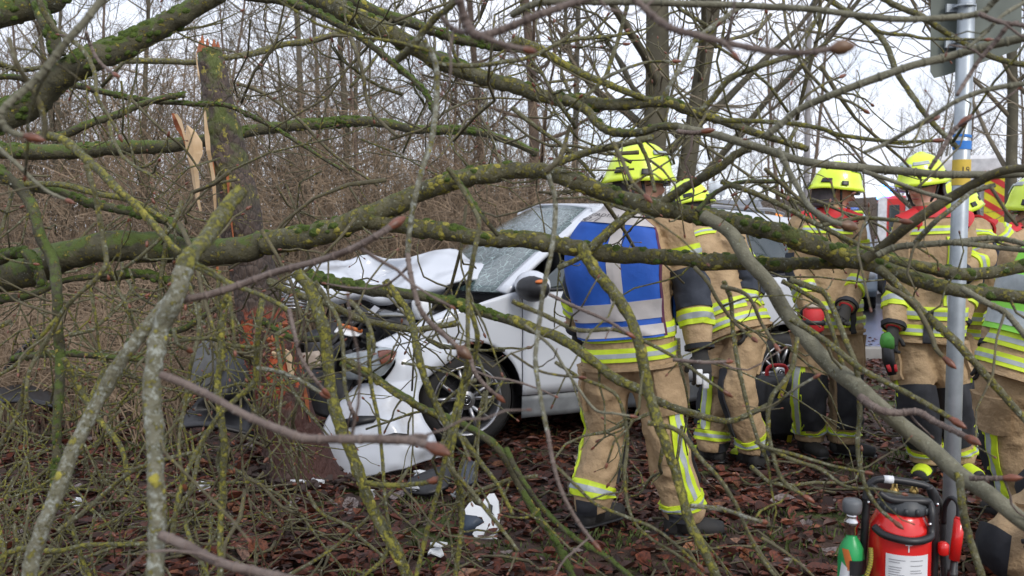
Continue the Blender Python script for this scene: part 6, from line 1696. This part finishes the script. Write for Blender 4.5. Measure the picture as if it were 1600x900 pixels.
# --- finer twigs: each its own, the largest first
r = random.Random(31)
tw_n = 0
stuff_tw = {}
def twig_pts(p, d, L, r_, droop):
    d = d.normalized(); out = [p.copy()]; n = 5
    for k in range(n):
        d = (d + Vector((r_.gauss(0, .27), r_.gauss(0, .27), r_.gauss(0, .27) + droop * (k / n)))).normalized()
        p = p + d * (L / n); out.append(p.copy())
    return out
cands = []
for o, pts, rad, style, d in brs:
    L = sum((pts[i + 1] - pts[i]).length for i in range(len(pts) - 1))
    k = max(1, int(L * 2.7))
    for q in range(k):
        i = r.randint(2, len(pts) - 2)
        cands.append((o, pts, rad, style, d, i))
r.shuffle(cands)
big_in = 0
for o, pts, rad, style, d, i in cands:
    T = (pts[i + 1] - pts[i - 1]).normalized()
    u = Vector((r.gauss(0, 1), r.gauss(0, .55), r.gauss(-.25, 1)))
    u = (u - T * u.dot(T) * .4).normalized()
    Lt = r.uniform(.08, .34) * (1 if rad[i] > .005 else .6) * (1.25 if d > 3 else 1)
    w = min(rad[i] * .55, r.uniform(.0020, .0042))
    p = pts[i] + u * rad[i] * .5
    tp_ = twig_pts(p, u + T * r.choice((.8, .5, -.2)), Lt * r.choice((1, 1, 1.5)), r, r.choice((-.25, -.1, .3)))
    st = r.choice(('lichen', 'twig', 'yellow', 'twig', 'lichen')) if style not in ('shoot',) else 'shoot'
    W0 = tp_[-1] + FT
    if W0.y < .9: continue
    rads = [w * q * r.uniform(.85, 1.2) for q in (1.15, .95, .9, .82, .76, .65)]
    if tw_n < 290:
        m_ = MB(); m_.tube([tp_[0] - u * .003] + tp_[1:], rads, 7, lump=.1, seed=tw_n)
        t = m_.build('twig', M[st], o)
        e = tp_[-1]; dd = (tp_[-1] - tp_[-2]).normalized(); s = w * .65                                    # end bud, joined to the twig
        me = MB(); me.tube([e - dd * s, e, e + dd * s * 2, e + dd * s * 4.5, e + dd * s * 6], [s, s * 1.15, s * 1.6, s * 1.2, s * .1], 7)
        nv = len(m_.v)
        me0 = t.data; me0.clear_geometry()
        m_.add(me.v, me.f, 1)
        me0.from_pydata(m_.v, [], m_.f); me0.materials.append(M['bud']); me0.polygons.foreach_set('material_index', m_.m); me0.polygons.foreach_set('use_smooth', [True] * len(me0.polygons)); me0.update()
        tw_n += 1
    else:
        mb2 = stuff_tw.setdefault(st, MB())
        mb2.tube(tp_, rads, 5)
        e = tp_[-1]; dd = (tp_[-1] - tp_[-2]).normalized(); s = w * .65
        mb2.tube([e - dd * s, e, e + dd * s * 2, e + dd * s * 4.5, e + dd * s * 6], [s, s * 1.15, s * 1.6, s * 1.2, s * .1], 5, mi=1)
for st, mb2 in stuff_tw.items():
    tag(mb2.build('fine_twigs', [M[st], M['bud']], fallen), kind='stuff')
# the tangle of thin hanging twigs on the left, deeper in the crown
for nm, st, n, xr, yr, dr in (('hanging_twigs', 'yellow', 50, (-40, 420), (380, 860), (2.4, 4.6)), ('hanging_twigs', 'twig', 58, (-40, 620), (260, 880), (2.8, 4.9)), ('hanging_twigs', 'lichen', 66, (-40, 480), (300, 880), (2.4, 4.6)),
                              ('hanging_twigs', 'lichen', 22, (480, 1250), (380, 760), (2.6, 3.6)), ('upper_twigs', 'twig', 50, (350, 1350), (-10, 330), (2.8, 5.0)), ('upper_twigs', 'lichen', 40, (0, 1300), (-10, 300), (2.8, 4.8))):
    m_ = MB()
    for k in range(n):
        Y = r.uniform(*dr); x, y = r.uniform(*xr), r.uniform(*yr)
        p = at(x, y, Y) - FT
        if (p + FT).z < .04: p.z = .05
        a = r.gauss(-1.2, .7) if nm == 'hanging_twigs' else r.uniform(0, 6.28)
        d_ = Vector((math.cos(a) * r.choice((1, -1)), r.gauss(0, .4), math.sin(a)))
        L_ = r.uniform(.25, .75) * Y / 3
        tp_ = twig_pts(p, d_, L_, r, .05)
        for q in tp_: q.z = max(q.z, .03)
        w = r.uniform(.0030, .0085)
        m_.tube(tp_, [w * q * r.uniform(.85, 1.2) for q in (1, .95, .85, .75, .65, .5)], 7, lump=.22, seed=k)
        for q in range(r.randint(2, 5)):
            b0 = tp_[r.randint(1, 4)]; dd = (tp_[-1] - tp_[0]).normalized() + Vector((r.gauss(0, .6), r.gauss(0, .4), r.gauss(0, .6)))
            t2 = twig_pts(b0, dd, L_ * r.uniform(.2, .5), r, .1)
            for z in t2: z.z = max(z.z, .03)
            m_.tube(t2, [w * .6, w * .6, w * .55, w * .5, w * .45, w * .3], 5)
            e = t2[-1]; dd = (t2[-1] - t2[-2]).normalized(); s = w * .5
            m_.tube([e, e + dd * s * 2, e + dd * s * 4.5, e + dd * s * 6], [s, s * 1.6, s * 1.2, s * .1], 5, mi=1)
    tag(m_.build(nm, [M[st], M['bud']], fallen), kind='stuff')
